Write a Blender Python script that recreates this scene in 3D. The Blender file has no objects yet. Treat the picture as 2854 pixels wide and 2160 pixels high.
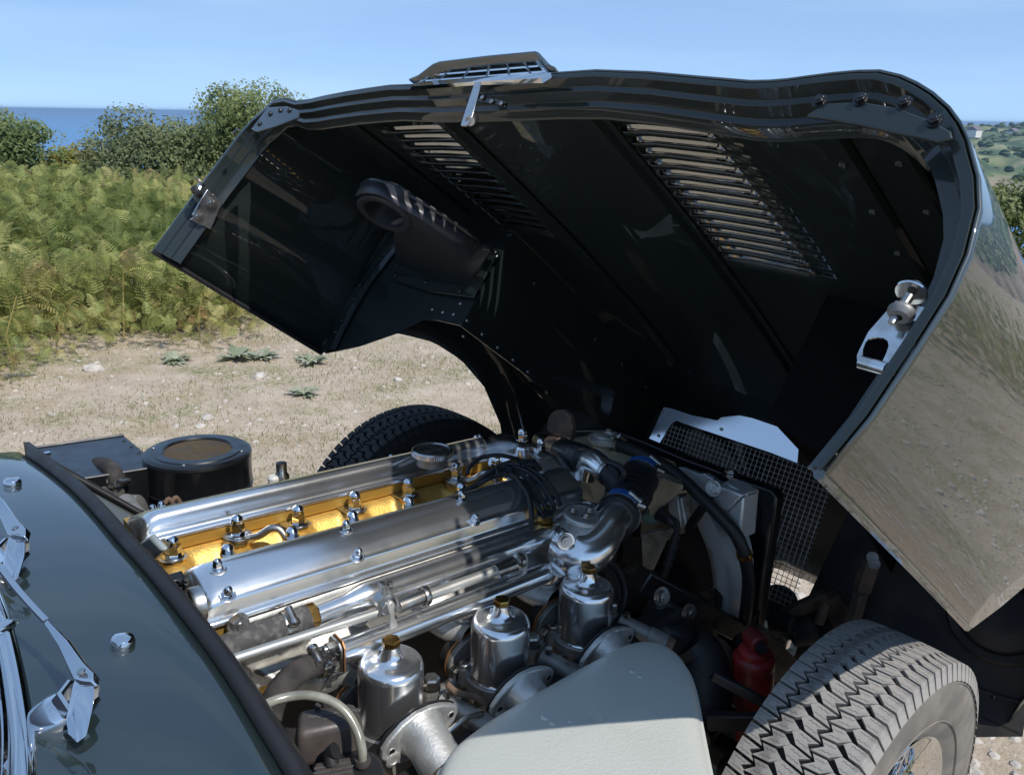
import bpy, math, random
import numpy as np
from mathutils import Vector, Matrix, Quaternion, noise
R_ = math.radians
random.seed(7); rng = np.random.default_rng(11)
scene = bpy.context.scene
COL = scene.collection

# ------------------------------------------------------------------ frames
# car frame: x forward, y to the car's left, z up, origin under the front axle.
# The car stands nose-down on a slope, so its frame is tilted against the true vertical.
UP = Vector((-0.071, -0.029, 0.997)).normalized()          # true vertical seen in the car frame
WX = (Vector((1, 0, 0)) - UP * UP.x).normalized()
WY = UP.cross(WX)
T = Matrix((WX, WY, UP)).to_4x4()                          # car -> world
FPX, IW, IH = 2145.0, 2854.0, 2160.0
CAMX = Vector((4050 - IW / 2, 618 - IH / 2, FPX)).normalized()
_y = Vector((-509 - IW / 2, 382 - IH / 2, FPX)).normalized()
CAMY = (_y - CAMX * _y.dot(CAMX)).normalized()
CAMZ = CAMX.cross(CAMY)
RC = Matrix((CAMX, CAMY, CAMZ))                            # optical axes -> car
CAMPOS = Vector((-1.118, -1.045, 1.30))                    # eye of the camera in the car frame

# ------------------------------------------------------------------ camera
cam = bpy.data.cameras.new('camera')
cam.sensor_fit = 'HORIZONTAL'; cam.sensor_width = 36.0
cam.lens = 36.0 * FPX / IW
cam.clip_start = 0.02; cam.clip_end = 200000.0
cam_obj = bpy.data.objects.new('camera', cam)
COL.objects.link(cam_obj)
_r = RC @ Vector((1, 0, 0)); _u = RC @ Vector((0, -1, 0)); _f = RC @ Vector((0, 0, 1))
_m = Matrix((_r, _u, -_f)).transposed().to_4x4(); _m.translation = CAMPOS
cam_obj.matrix_world = T @ _m
scene.camera = cam_obj

# ------------------------------------------------------------------ sky, sun, exposure
SUN_CAR = Vector((0.035, -0.63, 0.776)).normalized()
SUN_W = (T.to_3x3() @ SUN_CAR).normalized()
sun_el = math.asin(SUN_W.z); sun_az = math.atan2(SUN_W.x, SUN_W.y)
world = bpy.data.worlds.new('World'); scene.world = world
world.use_nodes = True
wn = world.node_tree.nodes; wl = world.node_tree.links
wn.clear()
sky = wn.new('ShaderNodeTexSky'); sky.sky_type = 'NISHITA'; sky.sun_disc = False
sky.sun_elevation = sun_el; sky.sun_rotation = sun_az
sky.altitude = 3000; sky.air_density = 0.5; sky.dust_density = 0.0; sky.ozone_density = 4.0
bg = wn.new('ShaderNodeBackground'); bg.inputs['Strength'].default_value = 0.15
wo = wn.new('ShaderNodeOutputWorld')
sgm = wn.new('ShaderNodeGamma'); sgm.inputs[1].default_value = 0.3       # evens out the bright horizon
stn = wn.new('ShaderNodeMix'); stn.data_type = 'RGBA'; stn.blend_type = 'MULTIPLY'; stn.inputs[0].default_value = 1; stn.inputs[7].default_value = (1.62, 2.22, 2.97, 1)
wl.new(sky.outputs[0], sgm.inputs[0]); wl.new(sgm.outputs[0], stn.inputs[6])
wtc = wn.new('ShaderNodeTexCoord'); wmp = wn.new('ShaderNodeMapping'); wmp.inputs['Scale'].default_value = (1.2, 1.2, 9.0)      # thin high cloud
wnz = wn.new('ShaderNodeTexNoise'); wnz.inputs['Scale'].default_value = 2.2; wnz.inputs['Detail'].default_value = 5
wmr = wn.new('ShaderNodeMapRange'); wmr.inputs[1].default_value = .42; wmr.inputs[2].default_value = .78; wmr.inputs[3].default_value = 0; wmr.inputs[4].default_value = .22
wcl = wn.new('ShaderNodeMix'); wcl.data_type = 'RGBA'; wcl.inputs[7].default_value = (4.2, 5.2, 6.2, 1)
wl.new(wtc.outputs['Generated'], wmp.inputs[0]); wl.new(wmp.outputs[0], wnz.inputs[0]); wl.new(wnz.outputs[0], wmr.inputs[0]); wl.new(wmr.outputs[0], wcl.inputs[0])
wl.new(stn.outputs[2], wcl.inputs[6]); wl.new(wcl.outputs[2], bg.inputs[0]); wl.new(bg.outputs[0], wo.inputs[0])
sl = bpy.data.lights.new('sun', 'SUN'); sl.energy = 3.1; sl.angle = R_(0.53); sl.color = (1.0, 0.955, 0.89)
sun = bpy.data.objects.new('sun', sl); COL.objects.link(sun)
sun.rotation_mode = 'QUATERNION'; sun.rotation_quaternion = SUN_W.to_track_quat('Z', 'Y')
sun.location = (0, -20, 30)
scene.view_settings.view_transform = 'Standard'; scene.view_settings.look = 'None'
scene.view_settings.gamma = 1.0; scene.view_settings.exposure = 0.36
scene.view_settings.use_curve_mapping = False
scene.cycles.max_bounces = 8; scene.cycles.glossy_bounces = 5; scene.cycles.diffuse_bounces = 3
scene.cycles.transparent_max_bounces = 16; scene.cycles.sample_clamp_indirect = 6.0

# ------------------------------------------------------------------ measuring helpers (photo pixel -> point on a plane of the car)
def ray(px, py):
    return (RC @ Vector((px - IW / 2, py - IH / 2, FPX))).normalized()
def _hit(o, d, ax, v):
    return o + d * ((v - o[ax]) / d[ax])
def PX(px, py, x): return _hit(CAMPOS, ray(px, py), 0, x)
def PY(px, py, y): return _hit(CAMPOS, ray(px, py), 1, y)
def PZ(px, py, z): return _hit(CAMPOS, ray(px, py), 2, z)
# bonnet: swung open about a hinge at the nose; modelled closed, then turned
BTH = R_(34.5); PIV = Vector((0.52, 0, 0.267))
BOPEN = Matrix.Translation(PIV) @ Matrix.Rotation(BTH, 4, 'Y') @ Matrix.Translation(-PIV)
BINV = BOPEN.inverted()
BC = BINV @ CAMPOS
def bray(px, py): return BINV.to_3x3() @ ray(px, py)
def BX(px, py, x): return _hit(BC, bray(px, py), 0, x)
def BY(px, py, y): return _hit(BC, bray(px, py), 1, y)
def BZ(px, py, z): return _hit(BC, bray(px, py), 2, z)
CW = T @ CAMPOS
def WD(px, py, dist):
    d = (T.to_3x3() @ ray(px, py)); h = math.hypot(d.x, d.y)
    return CW + d * (dist / h)
def pp(lst, fn=None):
    """[(px,py,'x|y|z',value)] -> points"""
    return [{'x': PX, 'y': PY, 'z': PZ, 'X': BX, 'Y': BY, 'Z': BZ}[a](p, q, v) for p, q, a, v in lst]

# ------------------------------------------------------------------ mesh helpers
def frame(d):
    d = Vector(d).normalized()
    a = Vector((0, 0, 1)) if abs(d.z) < 0.9 else Vector((1, 0, 0))
    u = d.cross(a).normalized(); v = d.cross(u).normalized()
    return u, v, d
def spline(pts, n=6):
    pts = [Vector(p) for p in pts]
    if len(pts) < 3: return pts
    P = [pts[0] * 2 - pts[1]] + pts + [pts[-1] * 2 - pts[-2]]
    out = []
    for i in range(1, len(P) - 2):
        for k in range(n):
            t = k / n
            out.append(0.5 * ((2 * P[i]) + (P[i + 1] - P[i - 1]) * t + (2 * P[i - 1] - 5 * P[i] + 4 * P[i + 1] - P[i + 2]) * t * t
                              + (3 * P[i] - P[i - 1] - 3 * P[i + 1] + P[i + 2]) * t ** 3))
    out.append(pts[-1]); return out
class MB:
    def __init__(s): s.v = []; s.f = []
    def add(s, vs, fs):
        o = len(s.v); s.v += [tuple(v) for v in vs]; s.f += [tuple(i + o for i in f) for f in fs]; return s
    def box(s, c, d, rot=None, taper=1.0):
        x, y, z = d[0] / 2, d[1] / 2, d[2] / 2
        vs = [Vector(p) for p in ((-x, -y, -z), (x, -y, -z), (x, y, -z), (-x, y, -z), (-x * taper, -y * taper, z), (x * taper, -y * taper, z), (x * taper, y * taper, z), (-x * taper, y * taper, z))]
        if rot is not None: vs = [rot @ v for v in vs]
        c = Vector(c)
        return s.add([v + c for v in vs], [(3, 2, 1, 0), (4, 5, 6, 7), (0, 1, 5, 4), (1, 2, 6, 5), (2, 3, 7, 6), (3, 0, 4, 7)])
    def hexa(s, a, b):
        """two matching quads/polygons a, b -> closed prism"""
        n = len(a)
        return s.add(list(a) + list(b), [tuple(range(n))[::-1], tuple(range(n, 2 * n))] + [(i, (i + 1) % n, n + (i + 1) % n, n + i) for i in range(n)])
    def prism(s, poly, off):
        poly = [Vector(p) for p in poly]; off = Vector(off)
        return s.hexa(poly, [p + off for p in poly])
    def tube(s, pts, r, n=12, caps=True, closed=False, flat=1.0):
        pts = [Vector(p) for p in pts]; m = len(pts)
        if not hasattr(r, '__len__'): r = [r] * m
        elif len(r) != m: r = [r[min(len(r) - 1, int(i * (len(r) - 1) / (m - 1) + 0.5))] if False else np.interp(i / (m - 1), np.linspace(0, 1, len(r)), r) for i in range(m)]
        tg = []
        for i in range(m):
            a = pts[(i - 1) % m] if (closed or i > 0) else pts[i]; b = pts[(i + 1) % m] if (closed or i < m - 1) else pts[i]
            d = (b - a); tg.append(d.normalized() if d.length > 1e-9 else Vector((1, 0, 0)))
        u, v, _ = frame(tg[0]); vs = []
        for i in range(m):
            if i:
                q = tg[i - 1].rotation_difference(tg[i]); u = q @ u; v = q @ v
            for k in range(n):
                a = 2 * math.pi * k / n
                vs.append(pts[i] + u * (math.cos(a) * r[i]) + v * (math.sin(a) * r[i] * flat))
        fs = []
        for i in range(m if closed else m - 1):
            j = (i + 1) % m
            for k in range(n):
                l = (k + 1) % n; fs.append((i * n + k, i * n + l, j * n + l, j * n + k))
        if caps and not closed: fs += [tuple(range(n))[::-1], tuple(range((m - 1) * n, m * n))]
        return s.add(vs, fs)
    def lathe(s, prof, o, ax, n=28, a0=0.0, a1=2 * math.pi, up=None):
        """prof: [(radius, height along ax)]"""
        o = Vector(o); u, v, d = frame(ax)
        if up is not None:
            u = (Vector(up) - d * d.dot(Vector(up))).normalized(); v = d.cross(u)
        full = abs(a1 - a0 - 2 * math.pi) < 1e-6; cnt = n if full else n + 1
        vs = []; idx = []
        for (r, h) in prof:
            if r < 1e-7: idx.append([len(vs)] * cnt); vs.append(o + d * h)
            else:
                row = []
                for k in range(cnt):
                    a = a0 + (a1 - a0) * k / n
                    row.append(len(vs)); vs.append(o + d * h + u * (math.cos(a) * r) + v * (math.sin(a) * r))
                idx.append(row)
        fs = []
        for i in range(len(prof) - 1):
            for k in range(n):
                l = (k + 1) % cnt if full else k + 1
                q = [idx[i][k], idx[i][l], idx[i + 1][l], idx[i + 1][k]]
                q2 = []
                for x in q:
                    if x not in q2: q2.append(x)
                if len(q2) > 2: fs.append(tuple(q2))
        return s.add(vs, fs)
    def grid(s, rows, close=False, skip=None):
        m = len(rows); n = len(rows[0]); vs = [p for r in rows for p in r]; fs = []
        for i in range(m - 1):
            for k in range(n if close else n - 1):
                if skip and skip(i, k): continue
                l = (k + 1) % n; fs.append((i * n + k, i * n + l, (i + 1) * n + l, (i + 1) * n + k))
        return s.add(vs, fs)
    def mesh(s, name, smooth=35):
        me = bpy.data.meshes.new(name); me.from_pydata([tuple(v) for v in s.v], [], s.f); me.validate(); me.update()
        if smooth:
            me.polygons.foreach_set('use_smooth', [True] * len(me.polygons)); me.set_sharp_from_angle(angle=R_(smooth))
        return me
    def build(s, name, mat, parent=None, smooth=35, bevel=0.0, seg=2, solid=0.0, **kw):
        me = s.mesh(name, smooth); o = bpy.data.objects.new(name, me); COL.objects.link(o)
        if mat is not None: me.materials.append(mat)
        if solid:
            q = o.modifiers.new('solid', 'SOLIDIFY'); q.thickness = solid; q.offset = kw.get('offset', 0)
        if bevel:
            b = o.modifiers.new('bevel', 'BEVEL'); b.width = bevel; b.segments = seg; b.limit_method = 'ANGLE'; b.angle_limit = R_(40)
            b.harden_normals = False
        if parent is not None: o.parent = parent
        return o
def inst(me, name, parent, mat4):
    o = bpy.data.objects.new(name, me); COL.objects.link(o)
    o.parent = parent; o.matrix_basis = mat4; return o
def empty(name, parent=None, loc=(0, 0, 0)):
    o = bpy.data.objects.new(name, None); COL.objects.link(o); o.empty_display_size = 0.1
    o.location = loc
    if parent is not None: o.parent = parent
    return o
def tag(o, label=None, cat=None, group=None, kind=None):
    if label: o['label'] = label
    if cat: o['category'] = cat
    if group: o['group'] = group
    if kind: o['kind'] = kind
    return o
def loc_rot(p, axis, up=None):
    """matrix that puts local z on axis at p"""
    u, v, d = frame(axis)
    if up is not None:
        u = (Vector(up) - d * d.dot(Vector(up))).normalized(); v = d.cross(u)
    m = Matrix((u, v, d)).transposed().to_4x4(); m.translation = Vector(p); return m

# ------------------------------------------------------------------ materials
def mat(name, col, rough=0.5, metal=0.0, coat=0.0, coat_r=0.03, spec=0.5, bump=0.0, bscale=200.0, var=0.0, vscale=30.0, var_col=None,
        rvar=0.0, rscale=25.0, detail=4, thr=(0.4, 0.65), stretch=None, bump2=0.0, b2scale=20.0, coat_ior=1.5):
    m = bpy.data.materials.new(name); m.use_nodes = True
    nt = m.node_tree; N = nt.nodes; L = nt.links; p = N['Principled BSDF']
    p.inputs['Base Color'].default_value = (*col, 1); p.inputs['Roughness'].default_value = rough
    p.inputs['Metallic'].default_value = metal; p.inputs['Coat Weight'].default_value = coat
    p.inputs['Coat Roughness'].default_value = coat_r; p.inputs['Coat IOR'].default_value = coat_ior; p.inputs['Specular IOR Level'].default_value = spec
    tc = N.new('ShaderNodeTexCoord'); src = tc.outputs['Object']
    if stretch:
        mp = N.new('ShaderNodeMapping'); mp.inputs['Scale'].default_value = stretch; L.new(src, mp.inputs[0]); src = mp.outputs[0]
    def nz(scale, det=detail):
        n = N.new('ShaderNodeTexNoise'); n.inputs['Scale'].default_value = scale; n.inputs['Detail'].default_value = det; L.new(src, n.inputs['Vector']); return n
    if var:
        n = nz(vscale); r = N.new('ShaderNodeValToRGB'); r.color_ramp.elements[0].position = thr[0]; r.color_ramp.elements[1].position = thr[1]
        vc = var_col if var_col else tuple(c * (1 - var) for c in col)
        r.color_ramp.elements[0].color = (*col, 1); r.color_ramp.elements[1].color = (*vc, 1)
        L.new(n.outputs[0], r.inputs[0]); L.new(r.outputs[0], p.inputs['Base Color'])
    if rvar:
        n = nz(rscale, 6); mr = N.new('ShaderNodeMapRange'); mr.inputs[1].default_value = 0.3; mr.inputs[2].default_value = 0.7
        mr.inputs[3].default_value = max(0.01, rough - rvar); mr.inputs[4].default_value = rough + rvar
        L.new(n.outputs[0], mr.inputs[0]); L.new(mr.outputs[0], p.inputs['Roughness'])
    if bump:
        n = nz(bscale, 3); b = N.new('ShaderNodeBump'); b.inputs['Strength'].default_value = bump; b.inputs['Distance'].default_value = 0.002
        L.new(n.outputs[0], b.inputs['Height'])
        last = b
        if bump2:
            n2 = nz(b2scale, 2); b2 = N.new('ShaderNodeBump'); b2.inputs['Strength'].default_value = bump2; b2.inputs['Distance'].default_value = 0.004
            L.new(n2.outputs[0], b2.inputs['Height']); L.new(b.outputs[0], b2.inputs['Normal']); last = b2
        L.new(last.outputs[0], p.inputs['Normal'])
        if coat: L.new(last.outputs[0], p.inputs['Coat Normal'])
    return m
# ------------------------------------------------------------------ the land: slope, sea, headland, bracken, bushes
T3 = T.to_3x3()
GN = T3 @ Vector((0, -0.035, 1)).normalized()
VIEW = (T3 @ Vector((0.627, 0.731, 0)).normalized()); VIEW.z = 0; VIEW.normalize()
def ground_plane(x, y): return (-0.02 - GN.x * x - GN.y * y) / GN.z
TI = T.inverted()
def fern_edge(d):      # inner edge of the bracken (degrees round the axle -> metres)
    e = float(np.interp(d, [-75, -40, -10, 20, 55, 68, 74, 77, 82, 88, 94, 98, 112, 140], [5.2, 5.6, 6.4, 6.6, 6.6, 5.9, 5.1, 4.5, 4.1, 4.45, 4.3, 4.0, 3.8, 4.2]))
    return e + .35 * noise.noise(Vector((d * .09, 0, 0)))
def bank(x, y):        # the ground swells under the bracken
    c_ = TI @ Vector((x, y, 0)); d = math.degrees(math.atan2(c_.y, c_.x))
    if not -85 < d < 145: return 0.0
    dep = math.hypot(c_.x, c_.y) - fern_edge(d) - .1
    if dep <= 0: return 0.0
    t = min(1, dep / 2.6); t = t * t * (3 - 2 * t)
    amp = float(np.interp(d, [-85, -70, 30, 48, 62, 108, 116], [0, .45, .35, .0, .34, .34, 0]))
    return amp * t
def ground_z(x, y):
    r = math.hypot(x, y); k = min(1.0, 16.0 / max(r, 1e-6))
    z = ground_plane(x * k, y * k)
    s = x * VIEW.x + y * VIEW.y
    z += bank(x, y)
    if s > 12: z -= (s - 12) * 0.30 + max(0, s - 30) * 0.35
    z += 0.02 * noise.noise(Vector((x * 0.9, y * 0.9, 0))) * min(1, max(0, (r - 1.2) / 2)) + 0.008 * noise.noise(Vector((x * 3.1, y * 3.1, 4)))
    return z
def leafmat(name, cols, rough=0.55, trans=0.35):
    m = bpy.data.materials.new(name); m.use_nodes = True; nt = m.node_tree; N = nt.nodes; L = nt.links
    p = N['Principled BSDF']; p.inputs['Roughness'].default_value = rough; p.inputs['Specular IOR Level'].default_value = 0.35
    at = N.new('ShaderNodeAttribute'); at.attribute_name = 'tint'
    r = N.new('ShaderNodeValToRGB'); e = r.color_ramp.elements
    while len(e) < len(cols): e.new(0.5)
    for i, c in enumerate(cols): e[i].position = i / (len(cols) - 1); e[i].color = (*c, 1)
    L.new(at.outputs['Fac'], r.inputs[0]); L.new(r.outputs[0], p.inputs['Base Color'])
    tr = N.new('ShaderNodeBsdfTranslucent'); L.new(r.outputs[0], tr.inputs[0])
    mx = N.new('ShaderNodeMixShader'); mx.inputs[0].default_value = trans
    L.new(p.outputs[0], mx.inputs[1]); L.new(tr.outputs[0], mx.inputs[2]); L.new(mx.outputs[0], N['Material Output'].inputs[0])
    return m
def np_mesh(name, verts, quads, tint, material, parent=None):
    me = bpy.data.meshes.new(name); nv = len(verts); nf = len(quads); k = quads.shape[1]
    me.vertices.add(nv); me.vertices.foreach_set('co', np.asarray(verts, np.float32).ravel())
    me.loops.add(nf * k); me.loops.foreach_set('vertex_index', np.asarray(quads, np.int32).ravel())
    me.polygons.add(nf); me.polygons.foreach_set('loop_start', np.arange(0, nf * k, k, dtype=np.int32))
    me.update(calc_edges=True)
    if tint is not None:
        a = me.attributes.new('tint', 'FLOAT', 'POINT'); a.data.foreach_set('value', np.asarray(tint, np.float32))
    me.materials.append(material); me.validate()
    o = bpy.data.objects.new(name, me); COL.objects.link(o)
    if parent is not None: o.parent = parent
    return o

# ---- ground sheet (graded rings, fine near the car)
def ground_material():
    m = bpy.data.materials.new('sandy_ground'); m.use_nodes = True; nt = m.node_tree; N = nt.nodes; L = nt.links; p = N['Principled BSDF']
    p.inputs['Roughness'].default_value = 0.95; p.inputs['Specular IOR Level'].default_value = 0.15
    tc = N.new('ShaderNodeTexCoord')
    def nz(s, d=5, r=0.6):
        n = N.new('ShaderNodeTexNoise'); n.inputs['Scale'].default_value = s; n.inputs['Detail'].default_value = d; n.inputs['Roughness'].default_value = r
        L.new(tc.outputs['Object'], n.inputs[0]); return n
    def ramp(src, a, ca, b, cb):
        r = N.new('ShaderNodeValToRGB'); r.color_ramp.elements[0].position = a; r.color_ramp.elements[1].position = b
        r.color_ramp.elements[0].color = (*ca, 1); r.color_ramp.elements[1].color = (*cb, 1); L.new(src, r.inputs[0]); return r
    def mix(f, a, b):
        x = N.new('ShaderNodeMix'); x.data_type = 'RGBA'; L.new(f, x.inputs[0]); L.new(a, x.inputs[6]); L.new(b, x.inputs[7]); return x.outputs[2]
    sand = ramp(nz(5, 9, .75).outputs[0], .32, (.33, .255, .19), .66, (.60, .50, .395))
    fine = ramp(nz(90, 4).outputs[0], .35, (.35, .275, .20), .65, (.65, .555, .445))
    c1 = N.new('ShaderNodeMix'); c1.data_type = 'RGBA'; c1.inputs[0].default_value = .4; L.new(sand.outputs[0], c1.inputs[6]); L.new(fine.outputs[0], c1.inputs[7])
    moss = ramp(nz(60, 3).outputs[0], .3, (.14, .17, .065), .7, (.30, .29, .15))
    mk = ramp(nz(1.7, 8, .72).outputs[0], .50, (0, 0, 0), .60, (1, 1, 1))
    mk2 = ramp(nz(45, 2).outputs[0], .42, (0, 0, 0), .56, (1, 1, 1))
    mm = N.new('ShaderNodeMath'); mm.operation = 'MULTIPLY'; L.new(mk.outputs[0], mm.inputs[0]); L.new(mk2.outputs[0], mm.inputs[1])
    c2 = mix(mm.outputs[0], c1.outputs[2], moss.outputs[0])
    dry = ramp(nz(2.6, 7, .7).outputs[0], .50, (0, 0, 0), .66, (.85, .85, .85)); straw = ramp(nz(120, 2).outputs[0], .4, (.30, .22, .13), .6, (.46, .38, .26))
    c3 = mix(dry.outputs[0], c2, straw.outputs[0])
    L.new(c3, p.inputs['Base Color'])
    b = N.new('ShaderNodeBump'); b.inputs['Strength'].default_value = .9; b.inputs['Distance'].default_value = .012; L.new(nz(38, 8, .7).outputs[0], b.inputs['Height']); L.new(b.outputs[0], p.inputs['Normal'])
    return m
M_GROUND = ground_material()
rad = [0.0] + list(np.geomspace(0.15, 80, 120)); NA = 220
gv = [(0, 0, ground_z(0, 0))]; gf = []
for r in rad[1:]:
    for k in range(NA):
        a = 2 * math.pi * k / NA; x, y = r * math.cos(a), r * math.sin(a); gv.append((x, y, ground_z(x, y)))
for k in range(NA): gf.append((0, 1 + k, 1 + (k + 1) % NA))
for i in range(len(rad) - 2):
    for k in range(NA): gf.append((1 + i * NA + k, 1 + (i + 1) * NA + k, 1 + (i + 1) * NA + (k + 1) % NA, 1 + i * NA + (k + 1) % NA))
g = MB(); g.v = gv; g.f = gf
ground = g.build('ground', M_GROUND, smooth=180); tag(ground, 'pale sandy ground with pebbles and thin grass on a cliff-top slope', kind='structure')

# ---- sea
M_SEA = mat('sea_water', (.055, .21, .44), rough=.32, spec=.5, bump=.35, bscale=.05)
s = MB(); seg = 96; s.v = [(0, 0, -46)]
for r in (300, 3000, 20000, 90000):
    for k in range(seg): s.v.append((r * math.cos(2 * math.pi * k / seg), r * math.sin(2 * math.pi * k / seg), -46))
for k in range(seg): s.f.append((0, 1 + k, 1 + (k + 1) % seg))
for i in range(3):
    for k in range(seg): s.f.append((1 + i * seg + k, 1 + (i + 1) * seg + k, 1 + (i + 1) * seg + (k + 1) % seg, 1 + i * seg + (k + 1) % seg))
tag(s.build('sea', M_SEA), 'deep blue sea out to the horizon', kind='structure')

# ---- far headland on the right
def headland():
    m = bpy.data.materials.new('headland'); m.use_nodes = True; nt = m.node_tree; N = nt.nodes; L = nt.links; p = N['Principled BSDF']; p.inputs['Roughness'].default_value = 1
    tc = N.new('ShaderNodeTexCoord'); n = N.new('ShaderNodeTexNoise'); n.inputs['Scale'].default_value = .03; n.inputs['Detail'].default_value = 6; L.new(tc.outputs['Object'], n.inputs[0])
    r = N.new('ShaderNodeValToRGB'); e = r.color_ramp.elements; e.new(.5); e[0].position = .38; e[1].position = .5; e[2].position = .62
    e[0].color = (.035, .065, .03, 1); e[1].color = (.11, .15, .06, 1); e[2].color = (.24, .23, .12, 1)
    L.new(n.outputs[0], r.inputs[0])
    se = N.new('ShaderNodeSeparateXYZ'); L.new(tc.outputs['Object'], se.inputs[0])
    mr = N.new('ShaderNodeMapRange'); mr.inputs[1].default_value = -36; mr.inputs[2].default_value = -31; L.new(se.outputs[2], mr.inputs[0])
    rock = N.new('ShaderNodeValToRGB'); rock.color_ramp.elements[0].color = (.20, .14, .10, 1); rock.color_ramp.elements[1].color = (.42, .32, .25, 1)
    n2 = N.new('ShaderNodeTexNoise'); n2.inputs['Scale'].default_value = .12; n2.inputs['Detail'].default_value = 5; L.new(tc.outputs['Object'], n2.inputs[0]); L.new(n2.outputs[0], rock.inputs[0])
    x = N.new('ShaderNodeMix'); x.data_type = 'RGBA'; L.new(mr.outputs[0], x.inputs[0]); L.new(rock.outputs[0], x.inputs[6]); L.new(r.outputs[0], x.inputs[7]); L.new(x.outputs[2], p.inputs['Base Color'])
    rows = []
    d0 = T3 @ ray(2600, 345); a0 = math.atan2(d0.y, d0.x)
    for i in range(60):
        t = i / 59; dist = 480 + 900 * t; row = []
        for k in range(90):
            a = a0 + R_(5) - R_(50) * k / 89
            edge = 60 * noise.noise(Vector((k * .12, 3, 0))) + 35 * noise.noise(Vector((k * .4, 7, 0)))
            fade = min(1, k / 9); fade = fade * fade * (3 - 2 * fade); tt = max(0, (dist - 520 - edge - 420 * (1 - fade)) / 860)
            z = -47 + (9 if tt > 0 else 0) + 40 * tt ** .85 + 6 * noise.noise(Vector((k * .35, i * .35, 1))) * min(1, tt * 6) + 2.5 * abs(noise.noise(Vector((k * .9, i * .9, 2)))) * min(1, tt * 6)
            z = -50 + (z + 50) * min(1, .15 + fade); z = min(z, -3.0 + 3 * noise.noise(Vector((k * .2, 9, i * .1)))); row.append((CW.x + dist * math.cos(a), CW.y + dist * math.sin(a), z))
        rows.append(row)
    o = MB().grid(rows).build('headland', m, smooth=180); tag(o, 'hazy green headland with rocky shore across the bay', kind='structure')
    # woods on it, and a few pale houses
    lm = leafmat('far_wood', [(.02, .045, .02), (.05, .085, .03), (.08, .11, .045)], trans=0)
    vs = []; fs = []; tn = []
    rr = random.Random(3)
    for q in range(2600):
        i = rr.randrange(6, 58); k = rr.randrange(0, 89); b = Vector(rows[i][k])
        if noise.noise(Vector((k * .25, i * .25, 5))) < -.05: continue
        if b.z < -34: continue
        b += Vector((rr.uniform(-9, 9), rr.uniform(-9, 9), -1)); s_ = rr.uniform(2.2, 5.0); t_ = rr.random(); o_ = len(vs)
        for z, r, c in ((0, .7, 5), (.5, 1, 5), (1, .75, 5)):
            for w in range(c): vs.append((b.x + s_ * r * math.cos(w * 1.2566 + z), b.y + s_ * r * math.sin(w * 1.2566 + z), b.z + z * s_ * rr.uniform(.8, 1.25))); tn.append(t_)
        vs.append((b.x, b.y, b.z + 1.3 * s_)); tn.append(t_)
        for w in range(5):
            v = (w + 1) % 5
            fs += [(o_ + w, o_ + v, o_ + 5 + v, o_ + 5 + w), (o_ + 5 + w, o_ + 5 + v, o_ + 10 + v, o_ + 10 + w), (o_ + 10 + w, o_ + 10 + v, o_ + 15, o_ + 15)]
    me = bpy.data.meshes.new('far_wood'); me.from_pydata(vs, [], [tuple(dict.fromkeys(f)) for f in fs]); me.materials.append(lm)
    at = me.attributes.new('tint', 'FLOAT', 'POINT'); at.data.foreach_set('value', tn)
    w_ = bpy.data.objects.new('far_wood', me); COL.objects.link(w_); tag(w_, 'far-off woods covering the headland across the bay', kind='stuff')
    wm = mat('render_wall', (.75, .72, .66), .9); rm = mat('slate', (.16, .14, .14), .8)
    for n_, (px, dist, lab) in enumerate(((2715, 900, 'tiny pale house among trees on the headland, left of the two'), (2822, 1040, 'tiny pale house near the top of the headland, right of the two'))):
        d = T3 @ ray(px, 370); a = math.atan2(d.y, d.x); b = Vector((CW.x + dist * math.cos(a), CW.y + dist * math.sin(a), 0))
        i = int((dist - 480) / 900 * 59); k = min(88, max(0, int(round((a0 + R_(5) - a) / R_(50) * 89)))); z = rows[i][k][2] + 1
        h = empty('house', None, (b.x, b.y, z)); tag(h, lab, 'house')
        MB().box((0, 0, 3), (14, 9, 7)).build('wall', wm, h, smooth=0)
        MB().hexa([Vector((-7.4, -5, 6.5)), Vector((-7.4, 5, 6.5)), Vector((-7.4, 0, 10))], [Vector((7.4, -5, 6.5)), Vector((7.4, 5, 6.5)), Vector((7.4, 0, 10))]).build('roof', rm, h, smooth=0)
headland()

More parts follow.
